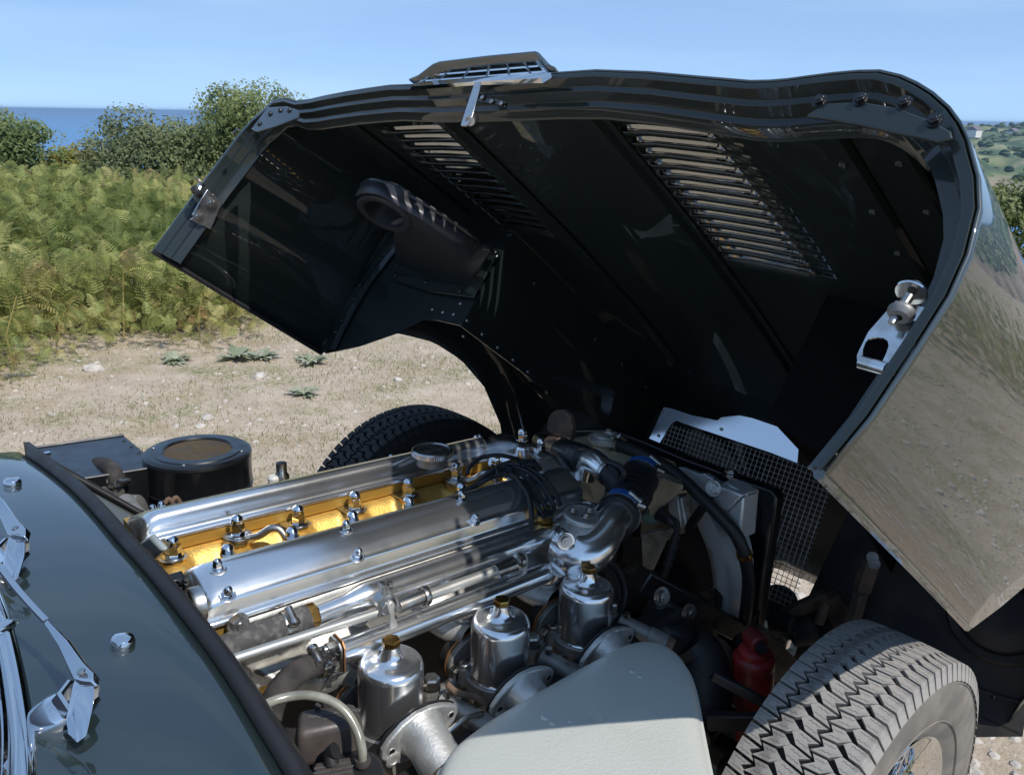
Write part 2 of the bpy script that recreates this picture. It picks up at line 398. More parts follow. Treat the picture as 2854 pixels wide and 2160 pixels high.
# ---- bushes
def car_w(p): return T @ Vector(p)
def bush(name, label, px, py, dist, rx, rz, n, cols, seed, leaf=.05, zbase=None):
    r = np.random.default_rng(seed); c = WD(px, py, dist); gz = ground_z(c.x, c.y)
    root = empty(name, None, (c.x, c.y, gz)); tag(root, label, 'bush', 'bushes behind the bracken')
    cz = c.z - gz
    # clump centres on lumpy shells
    nc = 90; dirs = r.normal(size=(nc, 3)); dirs /= np.linalg.norm(dirs, axis=1)[:, None]; dirs[:, 2] = np.where(dirs[:, 2] < -.5, -dirs[:, 2], dirs[:, 2])
    cc = dirs * np.array([rx, rx, rz]) * r.uniform(.45, 1.0, (nc, 1)); cr = r.uniform(.16, .34, nc) * rx
    w = r.integers(0, nc, n); off = r.normal(size=(n, 3)); off /= np.linalg.norm(off, axis=1)[:, None]; off *= (r.uniform(.25, 1.05, (n, 1)) ** .5)
    P = cc[w] + off * cr[w][:, None] * np.array([1, 1, .85]) + np.array([0, 0, cz])
    nrm = r.normal(size=(n, 3)) * .55 + off + np.array([-.1, -.5, .6]); nrm /= np.linalg.norm(nrm, axis=1)[:, None]
    a = np.cross(nrm, r.normal(size=(n, 3))); a /= np.linalg.norm(a, axis=1)[:, None]; b = np.cross(nrm, a)
    L_ = leaf * r.uniform(.7, 1.35, n)[:, None]
    V = np.stack([P - a * L_ * .5, P + b * L_ * .28, P + a * L_ * .55, P - b * L_ * .28], 1).reshape(-1, 3)
    Q = np.arange(4 * n).reshape(n, 4)
    tint = np.repeat(np.clip(r.normal(.5, .18, n) + (r.uniform(-.25, .25, nc))[w], 0, 1), 4)
    np_mesh('crown', V, Q, tint, leafmat(name + '_leaf', cols), root)
    t = MB(); tr = random.Random(seed)
    for k in range(5):
        a_ = tr.uniform(0, 6.28); e = Vector((math.cos(a_) * rx * .6, math.sin(a_) * rx * .6, cz + tr.uniform(-.1, .5) * rz))
        t.tube(spline([Vector((0, 0, -.1)), Vector((e.x * .3, e.y * .3, e.z * .5)), e], 5), [.05, .035, .012], 7)
    t.build('trunk', M_BARK, root)
M_BARK = mat('bark', (.12, .095, .07), .9, bump=.6, bscale=60)
bush('dark_bush', 'rounded dark green bush at the left edge before the sea', 20, 500, 13, .88, .85, 17000, [(.06, .10, .035), (.14, .19, .065), (.26, .30, .12)], 1)
bush('yellow_bush', 'yellowing low bush between two green bushes', 235, 520, 13.0, .62, .56, 9000, [(.16, .18, .04), (.32, .30, .07), (.44, .34, .09)], 2)
bush('oak_bush', 'wide grey-green bush in the middle, below the sea horizon', 430, 490, 12.5, 1.0, .82, 18000, [(.07, .10, .045), (.16, .19, .085), (.28, .30, .15)], 3)
bush('tall_bush', 'tallest light green bush rising over the horizon beside the bonnet', 700, 450, 12.4, 1.15, .98, 20000, [(.07, .11, .04), (.17, .21, .07), (.30, .33, .13)], 4)
bush('low_bush', 'dark low bush half hidden under the wide bush', 520, 560, 12.0, .8, .5, 11000, [(.05, .075, .03), (.12, .15, .06), (.20, .22, .09)], 5)

bush('linking_bush', 'mid green bush joining the wide bush to the tall one', 570, 505, 12.3, .85, .78, 13000, [(.06, .09, .035), (.15, .185, .07), (.27, .29, .12)], 8)
bush('edge_bush', 'low yellow-green bush at the right edge beside the bonnet flank', 2860, 640, 9.0, .62, .42, 9000, [(.06, .09, .03), (.15, .19, .06), (.27, .28, .11)], 6)
bush('hollow_bush', 'dull green bush filling the gap behind the bracken at left', 150, 575, 11.5, .8, .36, 8000, [(.09, .13, .045), (.20, .24, .08), (.32, .34, .13)], 7)
# ---- bracken: one uncountable mass of fronds
def bracken():
    r = np.random.default_rng(5); rr = random.Random(5)
    fr = []                                   # template frond: rachis along +x (0..1), pinnae to the sides
    V = []; Q = []
    nP = 11
    def arch(t): return (t * (1 - .18 * t), .34 * math.sin(min(1.0, t * .62) * math.pi) - .20 * t * t)
    for i in range(nP):                      # rachis
        pass
    for i in range(6):
        t0, t1 = i / 6, (i + 1) / 6; x0, z0 = arch(t0); x1, z1 = arch(t1); w = .006 * (1 - t0) + .002; o = len(V)
        V += [(x0, -w, z0), (x0, w, z0), (x1, w * .8, z1), (x1, -w * .8, z1)]; Q.append((o, o + 1, o + 2, o + 3))
    for i in range(1, nP + 1):
        t = .16 + .84 * i / (nP + 1); x, z = arch(t); ln = .33 * (1 - t) ** .8 * (1.05 if i > 2 else .85) + .02
        for sd in (-1, 1):
            # toothed pinna: 4 leaflets each side merged into tapered strips
            dx, dy = .35 * ln, sd * ln; wpx = .038 * (1 - t * .55); droop = -.22 * ln
            m = 2
            for k in range(m):
                a, b = k / m, (k + .86) / m; wa = wpx * (1 - a * .75)
                pa = (x + dx * a, dy * a, z + droop * a * a); pb = (x + dx * b, dy * b, z + droop * b * b); o = len(V)
                V += [(pa[0] - wa * .9, pa[1] - sd * .004, pa[2] - .006), (pa[0] + wa * .5, pa[1] + sd * .01, pa[2] + .003), (pb[0] + wa * .75, pb[1] + sd * .012, pb[2] - .002), (pb[0] - wa * .75, pb[1] + sd * .004, pb[2] - .008)]; Q.append((o, o + 1, o + 2, o + 3))
    V = np.array(V); Q = np.array(Q); nv = len(V)
    insts = []
    def put(n, thr, rr_, hmul=1.0, tilt=(.15, .9)):
        for _ in range(n):
            th = R_(rr.uniform(*thr)); rad_ = rr_(th, rr.random()); cx, cy = rad_ * math.cos(th), rad_ * math.sin(th)
            p = T @ Vector((cx, cy, 0)); insts.append((p.x, p.y, hmul))
    def edge(th): return fern_edge(math.degrees(th))
    put(12200, (54, 110), lambda th, u: edge(th) + 4.0 * u ** 1.2)
    put(4300, (-75, 40), lambda th, u: edge(th) + 2.8 * u ** 1.2)
    put(800, (40, 55), lambda th, u: edge(th) + 2.6 * u ** 1.2)
    put(1250, (58, 110), lambda th, u: edge(th) - .45 + .75 * u, .55)
    n = len(insts); VV = np.empty((n * nv, 3)); QQ = np.empty((n * len(Q), 4), int); TT = np.empty(n * nv)
    for i, (x, y, hm) in enumerate(insts):
        az = rr.uniform(0, 2 * math.pi); el = R_(rr.uniform(5, 70)); ln = rr.uniform(.10, .30) * hm; roll = rr.uniform(-.7, .7)
        z = ground_z(x, y) + rr.uniform(0, .42) * hm
        m = Matrix.Rotation(az, 3, 'Z') @ Matrix.Rotation(-el, 3, 'Y') @ Matrix.Rotation(roll, 3, 'X')
        A = np.array(m) * ln
        VV[i * nv:(i + 1) * nv] = V @ A.T + np.array([x, y, z]); QQ[i * len(Q):(i + 1) * len(Q)] = Q + i * nv
        pn = noise.noise(Vector((x * .6, y * .6, 3)))
        t = .34 + .55 * pn + rr.gauss(0, .20); t = min(1, max(0, t))
        TT[i * nv:(i + 1) * nv] = np.clip(t + .12 * (V[:, 0] - .4), 0, 1)
    o = np_mesh('bracken', VV, QQ, TT, leafmat('fern', [(.18, .22, .065), (.31, .35, .11), (.44, .43, .155), (.54, .45, .20), (.44, .28, .13)], trans=.4))
    tag(o, 'dense mass of green and browning bracken behind the sandy ground', kind='stuff')
    st = MB(); sr = random.Random(8)
    for _ in range(40):                      # bare yellow stalks and litter at the foot
        th = R_(sr.uniform(60, 122)); rd = edge(th) - .15 + sr.uniform(0, .5); p = T @ Vector((rd * math.cos(th), rd * math.sin(th), 0)); z = ground_z(p.x, p.y)
        h = sr.uniform(.2, .8); d = Vector((sr.uniform(-.4, .4), sr.uniform(-.4, .4), 1)) * h
        st.tube([(p.x, p.y, z - .02), Vector((p.x, p.y, z)) + d * .5, Vector((p.x, p.y, z)) + d + Vector((sr.uniform(-.1, .1), sr.uniform(-.1, .1), 0))], [.005, .004, .002], 4)
    so = st.build('bracken_stalks', mat('straw_stalk', (.38, .30, .10), .8)); tag(so, 'bare yellow bracken stalks at the foot of the bracken', kind='stuff')
bracken()

# ---- pebbles, larger stones, grass and weeds
def ico(seed, flat=.6):
    r = random.Random(seed); t = (1 + 5 ** .5) / 2
    v = [(-1, t, 0), (1, t, 0), (-1, -t, 0), (1, -t, 0), (0, -1, t), (0, 1, t), (0, -1, -t), (0, 1, -t), (t, 0, -1), (t, 0, 1), (-t, 0, -1), (-t, 0, 1)]
    f = [(0, 11, 5), (0, 5, 1), (0, 1, 7), (0, 7, 10), (0, 10, 11), (1, 5, 9), (5, 11, 4), (11, 10, 2), (10, 7, 6), (7, 1, 8), (3, 9, 4), (3, 4, 2), (3, 2, 6), (3, 6, 8), (3, 8, 9), (4, 9, 5), (2, 4, 11), (6, 2, 10), (8, 6, 7), (9, 8, 1)]
    return [Vector(p).normalized() * r.uniform(.75, 1.2) * 1 for p in v], f
M_STONE = mat('pale_stone', (.56, .51, .45), .9, var=.3, vscale=14, bump=.5, bscale=90)
def pebbles():
    rr = random.Random(21); V = []; F = []
    base = [ico(k) for k in range(6)]
    for _ in range(9000):
        a = R_(rr.uniform(-110, 130)); rd = rr.uniform(.6, 6.2); p = T @ Vector((rd * math.cos(a), rd * math.sin(a), 0)); z = ground_z(p.x, p.y)
        s = .003 + .017 * rr.random() ** 4.2; bv, bf = base[rr.randrange(6)]; o = len(V); az = rr.uniform(0, 6.28); ca, sa = math.cos(az) * s, math.sin(az) * s
        V += [(p.x + v.x * ca - v.y * sa, p.y + v.x * sa + v.y * ca, z + v.z * s * .6) for v in bv]; F += [tuple(i + o for i in f) for f in bf]
    for _ in range(2600):
        a = R_(rr.uniform(-85, 12)); rd = rr.uniform(1.0, 5.6); p = T @ Vector((rd * math.cos(a), rd * math.sin(a), 0)); z = ground_z(p.x, p.y)
        s = .007 + .02 * rr.random() ** 2.5; bv, bf = base[rr.randrange(6)]; o = len(V); az = rr.uniform(0, 6.28); ca, sa = math.cos(az) * s, math.sin(az) * s
        V += [(p.x + v.x * ca - v.y * sa, p.y + v.x * sa + v.y * ca, z + v.z * s * .55) for v in bv]; F += [tuple(i + o for i in f) for f in bf]
    me = bpy.data.meshes.new('gravel'); me.from_pydata(V, [], F); me.materials.append(M_STONE)
    o = bpy.data.objects.new('gravel', me); COL.objects.link(o); tag(o, 'pale pebbles scattered over the sandy ground', kind='stuff')
pebbles()
def stone(px, py, size, lab, seed):
    d = T3 @ ray(px, py); t = 1.0
    p = CW.copy()
    for _ in range(400):
        p = p + d * .02
        if p.z < ground_z(p.x, p.y): break
    v, f = ico(seed); m = MB(); m.add([Vector((q.x * size, q.y * size * .8, q.z * size * .55)) for q in v], f)
    o = m.build('stone', M_STONE, smooth=0, bevel=size * .15); o.location = (p.x, p.y, ground_z(p.x, p.y) + size * .15); o.rotation_euler = (0, 0, seed * 1.3)
    tag(o, lab, 'stone', 'loose stones on the sandy ground')
stone(262, 1035, .075, 'largest pale flat stone near the bracken at the far left', 31)
stone(725, 1055, .05, 'pinkish stone lying alone below the bonnet corner', 32)
stone(1010, 955, .035, 'small white stone under the raised bonnet side', 33)
stone(580, 1170, .04, 'white stone on the sand right above the round air intake', 34)
stone(1110, 1062, .035, 'white stone on bare sand left of the wheel arch', 35)
stone(560, 1195, .03, 'small stone touching the back of the round air intake in view', 36)
def grass():
    rr = random.Random(4); V = []; Q = []; tn = []
    cl = [(rr.uniform(55, 125), rr.uniform(1.3, 4.8), rr.uniform(.12, .5)) for _ in range(85)] + [(rr.uniform(-70, 55), rr.uniform(1.6, 6), rr.uniform(.15, .5)) for _ in range(40)]
    for (a, rd, sp) in cl:
        for _ in range(int(330 * sp / .3)):
            c = Vector((rd * math.cos(R_(a)) + rr.gauss(0, sp), rd * math.sin(R_(a)) + rr.gauss(0, sp * .6), 0)); p = T @ c
            if abs(c.y) < .95 and -1.6 < c.x < 1.1: continue
            z = ground_z(p.x, p.y); h = rr.uniform(.006, .024); w = rr.uniform(.0010, .0022); an = rr.uniform(0, 6.28); dx, dy = math.cos(an) * w, math.sin(an) * w; lx, ly = rr.uniform(-.8, .8) * h, rr.uniform(-.8, .8) * h
            o = len(V); V += [(p.x - dx, p.y - dy, z - .002), (p.x + dx, p.y + dy, z - .002), (p.x + lx + dx * .3, p.y + ly + dy * .3, z + h), (p.x + lx - dx * .3, p.y + ly - dy * .3, z + h)]; Q.append((o, o + 1, o + 2, o + 3)); t = rr.gauss(.5, .3); tn += [t] * 4
    o = np_mesh('grass', np.array(V), np.array(Q), np.clip(tn, 0, 1), leafmat('thin_grass', [(.10, .15, .04), (.20, .22, .07), (.38, .31, .15)], trans=.3)); tag(o, 'thin short grass growing in patches on the sand', kind='stuff')
grass()
M_WEED = leafmat('thistle_leaf', [(.22, .26, .16), (.34, .37, .25), (.43, .44, .33)], trans=.25)
def weed(px, py, size, lab, seed):
    d = T3 @ ray(px, py); p = CW.copy()
    for _ in range(500):
        p = p + d * .02
        if p.z < ground_z(p.x, p.y): break
    rr = random.Random(seed); V = []; Q = []; tn = []
    for k in range(30):
        a = rr.uniform(0, 6.28); L_ = size * rr.uniform(.5, 1.1); e = rr.uniform(.05, 1.1); u = Vector((math.cos(a), math.sin(a), 0)); w = Vector((-u.y, u.x, 0)); t = rr.random(); pr = None
        for i in range(6):
            s_ = i / 5; q = u * (L_ * s_) + Vector((0, 0, L_ * (e * s_ - .6 * e * s_ * s_) + .004)); ww = L_ * .16 * math.sin(math.pi * min(.97, .12 + s_ * .85)) * (1.25 if i % 2 else .6)
            V += [q - w * ww + Vector((0, 0, ww * .35)), q + w * ww + Vector((0, 0, ww * .35))]; tn += [t, t]
            if i: o = len(V) - 4; Q.append((o, o + 1, o + 3, o + 2))
    r = np_mesh('weed', np.array(V), np.array(Q), np.array(tn), M_WEED); r.location = (p.x, p.y, ground_z(p.x, p.y)); tag(r, lab, 'weed', 'low thistle-like weeds on the sand')
weed(660, 1005, .13, 'grey-green weed farthest left of the row by the bracken foot', 1)
weed(735, 1002, .12, 'grey-green weed in the middle of the row by the bracken foot', 2)
weed(870, 1015, .11, 'grey-green weed just left of the bonnet side corner', 3)
weed(850, 1105, .10, 'lone leafy weed on open sand below the bonnet corner', 4)
weed(490, 1010, .11, 'low weed at the edge of the bracken, nearest the left', 5)
weed(850, 1005, .07, 'smallest weed beside the bonnet side corner', 6)
# ------------------------------------------------------------------ the car
CAR = empty('sports_car'); CAR.matrix_world = T.copy()
tag(CAR, 'dark green vintage sports car with its bonnet swung open over a polished engine', 'car')
M_PAINT = mat('green_paint', (.011, .020, .0195), rough=.45, coat=1.0, coat_r=.01, spec=.4, bump=.005, bscale=6, coat_ior=1.95)
M_LOUVRE = mat('louvre_boosted_reflection', (.36, .36, .35), rough=.06, metal=1.0, bump=.02, bscale=40)  # mirror grey in place of green paint, brightens the reflections in the louvres
M_PAINTIN = mat('green_paint_inside', (.011, .0175, .0165), rough=.5, coat=.9, coat_r=.015, spec=.3, bump=.006, bscale=9, coat_ior=1.48)
M_BLACK = mat('black_enamel', (.008, .009, .011), rough=.35, coat=.4, coat_r=.08, var=.2, rvar=.12)
M_SATIN = mat('satin_black', (.014, .014, .016), rough=.55, rvar=.15, var=.5, var_col=(.035, .03, .025), thr=(.55, .8))
M_DUCT = mat('satin_duct', (.030, .030, .035), rough=.48, rvar=.08, coat=.15, coat_r=.2)
M_VOIDBLACK = mat('shade_black', (.006, .006, .007), rough=.95, spec=.1)  # flat black instead of paint: darkness of right inner panels put into colour
M_DIRTY = mat('dusty_black', (.022, .022, .024), rough=.8, var=1, var_col=(.075, .06, .045), vscale=9, thr=(.45, .8), bump=.3, bscale=60)
M_CHROME = mat('chrome', (.78, .79, .80), rough=.05, metal=1.0, rvar=.03)
M_POLISH = mat('polished_aluminium', (.86, .86, .855), rough=.20, metal=.95, spec=.8, rvar=.03, rscale=15)
M_DASH = mat('polished_dashpot', (.87, .87, .87), rough=.19, metal=.95, spec=.8, rvar=.03, rscale=15)
M_BRUSH = mat('brushed_aluminium', (.66, .66, .65), rough=.30, metal=1.0, rvar=.08, rscale=60, var=.15, vscale=40, bump=.03, bscale=300)
M_CAST = mat('cast_aluminium', (.66, .65, .61), rough=.5, metal=.75, rvar=.1, var=.3, vscale=35, bump=.25, bscale=260)
M_DULL = mat('dull_grey_alloy', (.28, .275, .26), rough=.55, metal=.6, rvar=.12, var=.5, vscale=28, var_col=(.10, .085, .065), thr=(.5, .8), bump=.2, bscale=200)
M_STEEL = mat('zinc_steel', (.55, .55, .54), rough=.32, metal=1.0, rvar=.1, var=.3, vscale=50, var_col=(.32, .29, .24))
M_SILVER = mat('silver_hammer_paint', (.62, .635, .585), rough=.42, metal=.2, coat=.25, coat_r=.2, bump=.35, bscale=260)
M_SHROUD = mat('silver_shroud_paint', (.64, .66, .66), rough=.38, metal=.5, rvar=.08, bump=.06, bscale=250)
M_GOLD = mat('gold_painted_head', (.72, .45, .11), rough=.42, metal=.6, var=.25, vscale=50, var_col=(.55, .34, .09), bump=.35, bscale=330)
M_GOLDFLAT = mat('gold_machined_edge', (.62, .375, .085), rough=.38, metal=.55, rvar=.05, stretch=(2, 60, 60), var=.2, vscale=20)
M_BRASS = mat('brass', (.50, .29, .075), rough=.28, metal=1.0, rvar=.08, var=.35, vscale=70, var_col=(.28, .15, .05))
M_COPPER = mat('copper_gasket', (.55, .28, .13), rough=.4, metal=.8)
M_RUBBER = mat('black_rubber', (.014, .014, .016), rough=.55, rvar=.12, bump=.06, bscale=200)
M_HOSE = mat('worn_grey_hose', (.060, .058, .058), rough=.7, var=1, var_col=(.17, .16, .15), vscale=90, thr=(.5, .75), bump=.3, bscale=330)
M_CLOTH = mat('braided_hose', (.028, .026, .026), rough=.9, var=1, var_col=(.07, .06, .055), vscale=30, bump=.7, bscale=600)
M_BLUE = mat('blue_clamp_band', (.025, .11, .36), rough=.35, coat=.3)
M_TANK = mat('bronzed_header_tank', (.62, .54, .38), rough=.40, metal=.3, rvar=.1, var=.8, vscale=9, var_col=(.17, .115, .06), thr=(.45, .8), bump=.05, bscale=120)
M_ZINC = mat('dull_zinc_plate', (.66, .65, .58), rough=.45, metal=.5, var=.5, vscale=16, var_col=(.27, .25, .20))
M_WHITE = mat('bare_polished_sheet', (.72, .74, .77), rough=.14, metal=1.0)
M_RED = mat('red_damper_paint', (.42, .03, .03), rough=.45, var=.5, vscale=14, var_col=(.13, .014, .014))
M_RUST = mat('rusty_steel', (.16, .10, .065), rough=.8, var=1, var_col=(.07, .055, .045), vscale=25, bump=.3, bscale=90)
M_BROWNBOX = mat('aged_black_plastic', (.055, .046, .043), rough=.48, var=.5, vscale=30, var_col=(.085, .07, .06), rvar=.08, bump=.1, bscale=180)
M_CLEAR = mat('yellowed_clear_tube', (.30, .29, .235), rough=.25, spec=.6, var=.4, vscale=40, coat=.5, coat_r=.1)
M_WIREMESH = mat('galvanised_wire', (.62, .60, .60), rough=.45, metal=.5)
M_BRONZEMESH = mat('rusty_gauze', (.07, .05, .028), rough=.7, metal=.3, var=1, var_col=(.05, .045, .04), vscale=20)
M_DARKALU = mat('dark_polished_alloy', (.78, .79, .80), rough=.22, metal=1.0, rvar=.07, bump=.03, bscale=150)

# ---- bonnet shell, modelled closed
BON = empty('bonnet', CAR); BON.matrix_basis = BOPEN
tag(BON, 'raised one-piece green bonnet showing its glossy dark underside')
edge = []
for px, py, y in ((426, 697, .795), (568, 503, .815), (620, 435, .812), (671, 368, .792), (705, 330, .765), (729, 310, .735), (761, 280, .69), (793, 273, .640), (826, 282, .565), (865, 277, .50), (903, 268, .43), (965, 256, .335), (1032, 245, .25), (1090, 232, .18), (1148, 221, .115)):
    edge.append(BY(px, py, y))
cz_ = edge[-1].z
edge += [Vector((-.882, .06, cz_ + .002)), Vector((-.882, -.04, cz_ + .002)), Vector((-.882, -.14, cz_ + .001))]
for px, py in ((1529, 190), (1660, 194), (1806, 201), (1950, 214), (2090, 226), (2145, 225), (2193, 221), (2260, 212), (2322, 204), (2390, 198), (2451, 197), (2510, 211), (2555, 231), (2600, 259), (2645, 299), (2676, 341), (2697, 387), (2725, 490), (2729, 580), (2697, 710), (2645, 826), (2555, 968), (2426, 1161), (2297, 1318)):
    edge.append(BX(px, py, -.88))
for e in edge: e.z -= .015 * math.exp(-((e.y + .04) / .21) ** 4)
iLc = 7; iRc = len(edge) - 14      # indices of the wing crowns
def lerp(x, xs, ys): return float(np.interp(x, xs, ys))
def sm(x, xs, ys):
    # smooth interpolation through knots
    xs = np.array(xs); i = int(np.clip(np.searchsorted(xs, x) - 1, 0, len(xs) - 2)); t = (x - xs[i]) / (xs[i + 1] - xs[i]); t = min(1, max(0, t))
    m = [(ys[min(len(ys) - 1, k + 1)] - ys[max(0, k - 1)]) / (xs[min(len(xs) - 1, k + 1)] - xs[max(0, k - 1)]) for k in (i, i + 1)]; h = xs[i + 1] - xs[i]
    return float((2 * t ** 3 - 3 * t * t + 1) * ys[i] + (t ** 3 - 2 * t * t + t) * h * m[0] + (-2 * t ** 3 + 3 * t * t) * ys[i + 1] + (t ** 3 - t * t) * h * m[1])
NX = [-.88, -.62, -.35, -.05, .2, .42, .62, .82, .97]
def wy(x): return sm(x, NX, [1, 1.005, 1.005, 1.0, .97, .90, .78, .58, .34])
def zcrown(x): return sm(x, NX, [0, .028, .045, .03, -.015, -.075, -.15, -.235, -.32])
def zmid(x): return sm(x, NX, [0, .008, .010, 0, -.025, -.065, -.125, -.20, -.29])
def zbot(x): return lerp(x, [-.89, -.395, -.385, -.31, -.20, -.08, .04, .16, .27, .345, .375, .38, .97], [.307, .307, .307, .395, .468, .505, .508, .478, .405, .31, .29, .27, .30])
PC = -.05
nE = len(edge)
def section(x):
    out = []
    s = (x + .88) / 1.85
    for i, e in enumerate(edge):
        y = PC + (e.y - PC) * wy(x)
        if iLc <= i <= iRc:
            k = min(1, abs(e.y - PC) / .62) ** 2
            z = e.z + zmid(x) * (1 - k) + zcrown(x) * k
        else:
            base = edge[iLc] if i < iLc else edge[iRc]
            b0 = .307; f = (e.z - b0) / (base.z - b0); zb = zbot(x); zc = base.z + zcrown(x); z = zb + (zc - zb) * max(0, f)
            # side keeps its bulge while the arch cuts it short
            f2 = (z - b0) / (zc - b0); f2 = min(1, max(0, f2))
            seq = list(range(0, iLc + 1)) if i < iLc else list(range(nE - 1, iRc - 1, -1))
            fs_ = [max(0, (edge[q].z - b0) / (base.z - b0)) for q in seq]; ys_ = [edge[q].y for q in seq]
            y = PC + (float(np.interp(f2, fs_, ys_)) - PC) * wy(x)
        xx = x + (e.x + .88) * max(0, 1 - s * 2.5)
        out.append(Vector((xx, y, z)))
    return out
# louvre rows
LV_N = 14; LV_X0 = -.772; LV_DX = .0262; LV_W = .0175
def coln(y):  return min(range(nE), key=lambda i: abs(edge[i].y - y))
LL0, LL1 = .135, .352; RL0, RL1 = -.435, -.268
# extra columns exactly at the louvre ends
def ins_col(y):
    for i in range(iLc, iRc):
        a, b = edge[i], edge[i + 1]
        if a.y > y > b.y:
            t = (a.y - y) / (a.y - b.y); edge.insert(i + 1, a.lerp(b, t)); return
for y in (LL1, LL0, RL1, RL0): ins_col(y); iRc += 1
nE = len(edge)
cL1, cL0, cR1, cR0 = (coln(y) for y in (LL1, LL0, RL1, RL0))
xs = [-.88, -.872, -.85, -.82, -.795]
for i in range(LV_N): xs += [LV_X0 + i * LV_DX, LV_X0 + i * LV_DX + LV_W]
xs += list(np.linspace(-.385, .38, 22)) + list(np.linspace(.42, .97, 14))
rowsb = [section(x) for x in xs]
slot = set(5 + 2 * i for i in range(LV_N))
def skip(i, k):
    return i in slot and (cL1 <= k < cL0 or cR1 <= k < cR0)
def mouth(i, k):
    return skip(i, k)
sk = MB().grid(rowsb, skip=mouth)
skin = sk.build('skin', M_PAINT, BON, smooth=60, solid=.0022); skin.data.materials.append(M_PAINTIN); skin.modifiers['solid'].material_offset = 1
def skin_z(x, y):
    sc = section(x); best = None
    for a, b in zip(sc[iLc:iRc], sc[iLc + 1:iRc + 1]):
        if a.y >= y >= b.y: return a.lerp(b, (a.y - y) / max(1e-6, a.y - b.y)).z
    return sc[iLc].z
# louvre hoods, raised outwards, mouth to the rear
for side, (ya, yb) in enumerate(((LL1, LL0), (RL1, RL0))):
    for i in range(LV_N):
        x0 = LV_X0 + i * LV_DX; x1 = x0 + LV_W; rows = []
        for q in range(7):                        # along x: front edge on the skin, rear edge raised
            t = q / 6; row = []
            for w in range(11):
                u = w / 10; y = ya + (yb - ya) * u
                e = min(1, min(u, 1 - u) / .06); e = math.sin(e * math.pi / 2)
                hgt = .0245 * t * e
                row.append(Vector((x1 - (x1 - x0 + .004) * t, y, skin_z(x1 - (x1 - x0) * t, y) + hgt)))
            rows.append(row)
        lo_ = MB().grid(rows).build('louvre', M_LOUVRE, BON, smooth=80, solid=.0015); lo_.data.materials.append(M_PAINT); lo_.modifiers['solid'].material_offset = 1
# returned flange with two swages round the rear edge
def inward(i):
    a = edge[max(0, i - 1)]; b = edge[min(nE - 1, i + 1)]; t = (b - a); n = Vector((0, t.z, -t.y)).normalized()   # points away from the outside
    c = Vector((0, PC, .35)) - Vector((0, edge[i].y, edge[i].z))
    return n if n.dot(c) > 0 else -n
prof = [(.0, .003), (.0015, .0085), (.016, .0105), (.0180, .0165), (.035, .0185), (.0370, .0255), (.053, .0275), (.0555, .0300), (.058, .0270), (.060, .014)]
def flange(i0, i1, nm, pr=prof):
    rows = [[edge[i] + Vector((d, 0, 0)) + inward(i) * h for i in range(i0, i1 + 1)] for d, h in pr]
    return MB().grid(rows).build(nm, M_PAINTIN, BON, smooth=40, solid=.0015, bevel=.0008)
flange(0, iRc + 4, 'edge_flange')
flange(iRc + 4, nE - 1, 'edge_flange', [(.0, .003), (.003, .012), (.030, .016), (.034, .030), (.038, .016)])
# black rubber bead on the left rear lower edge
low = [section(x)[0] for x in np.linspace(-.88, -.39, 20)]
MB().tube([p + Vector((0, -.003, -.003)) for p in low], .006, 8).build('edge_bead', M_RUBBER, BON)
lowr = [section(x)[-1] for x in np.linspace(-.88, -.39, 20)]
MB().tube([p + Vector((0, .003, -.002)) for p in lowr], .0045, 8).build('edge_bead', M_PAINT, BON)
# corner brackets bolted at the wing tops
def gusset(pts, nm):
    p = [BZ(a, b, .66) if False else None for a, b in []]
hexm = None
def nutmesh(name, r, h, m, dome=False, washer=0):
    b = MB()
    if washer: b.lathe([(0, 0), (washer, 0), (washer, .0016), (0, .0016)], (0, 0, 0), (0, 0, 1), 20); z0 = .0016
    else: z0 = 0
    pr = [(r * .97, z0), (r, z0 + h * .1), (r, z0 + h * .9), (r * .93, z0 + h)]
    b.lathe(pr, (0, 0, 0), (0, 0, 1), 6)
    if dome:
        b.lathe([(r * .90, z0 + h * .98), (r * .86, z0 + h * 1.1)] + [(r * .86 * math.cos(a), z0 + h * 1.15 + r * .86 * math.sin(a)) for a in np.linspace(0, math.pi / 2, 7)], (0, 0, 0), (0, 0, 1), 20)
    else: b.lathe([(r * .93, z0 + h), (r * .55, z0 + h), (r * .5, z0 + h * 1.25), (0, z0 + h * 1.25)], (0, 0, 0), (0, 0, 1), 12)
    me = b.mesh(name, 40); me.materials.append(m); return me
ME_BOLT = nutmesh('bolt', .0085, .007, M_STEEL, washer=.012)
ME_BOLTB = nutmesh('bolt', .010, .007, M_BLACK, washer=.014)
ME_RIVET = MB().lathe([(.0042, 0), (.004, .0012), (.0025, .002), (0, .0023)], (0, 0, 0), (0, 0, 1), 10).mesh('rivet', 60); ME_RIVET.materials.append(M_STEEL)
ME_RIVETB = MB().lathe([(.006, 0), (.0055, .002), (.003, .0035), (0, .004)], (0, 0, 0), (0, 0, 1), 10).mesh('rivet', 60); ME_RIVETB.materials.append(M_BLACK)
ME_RIVETC = MB().lathe([(.006, 0), (.0055, .002), (.003, .0035), (0, .004)], (0, 0, 0), (0, 0, 1), 10).mesh('rivet', 60); ME_RIVETC.materials.append(M_PAINTIN)
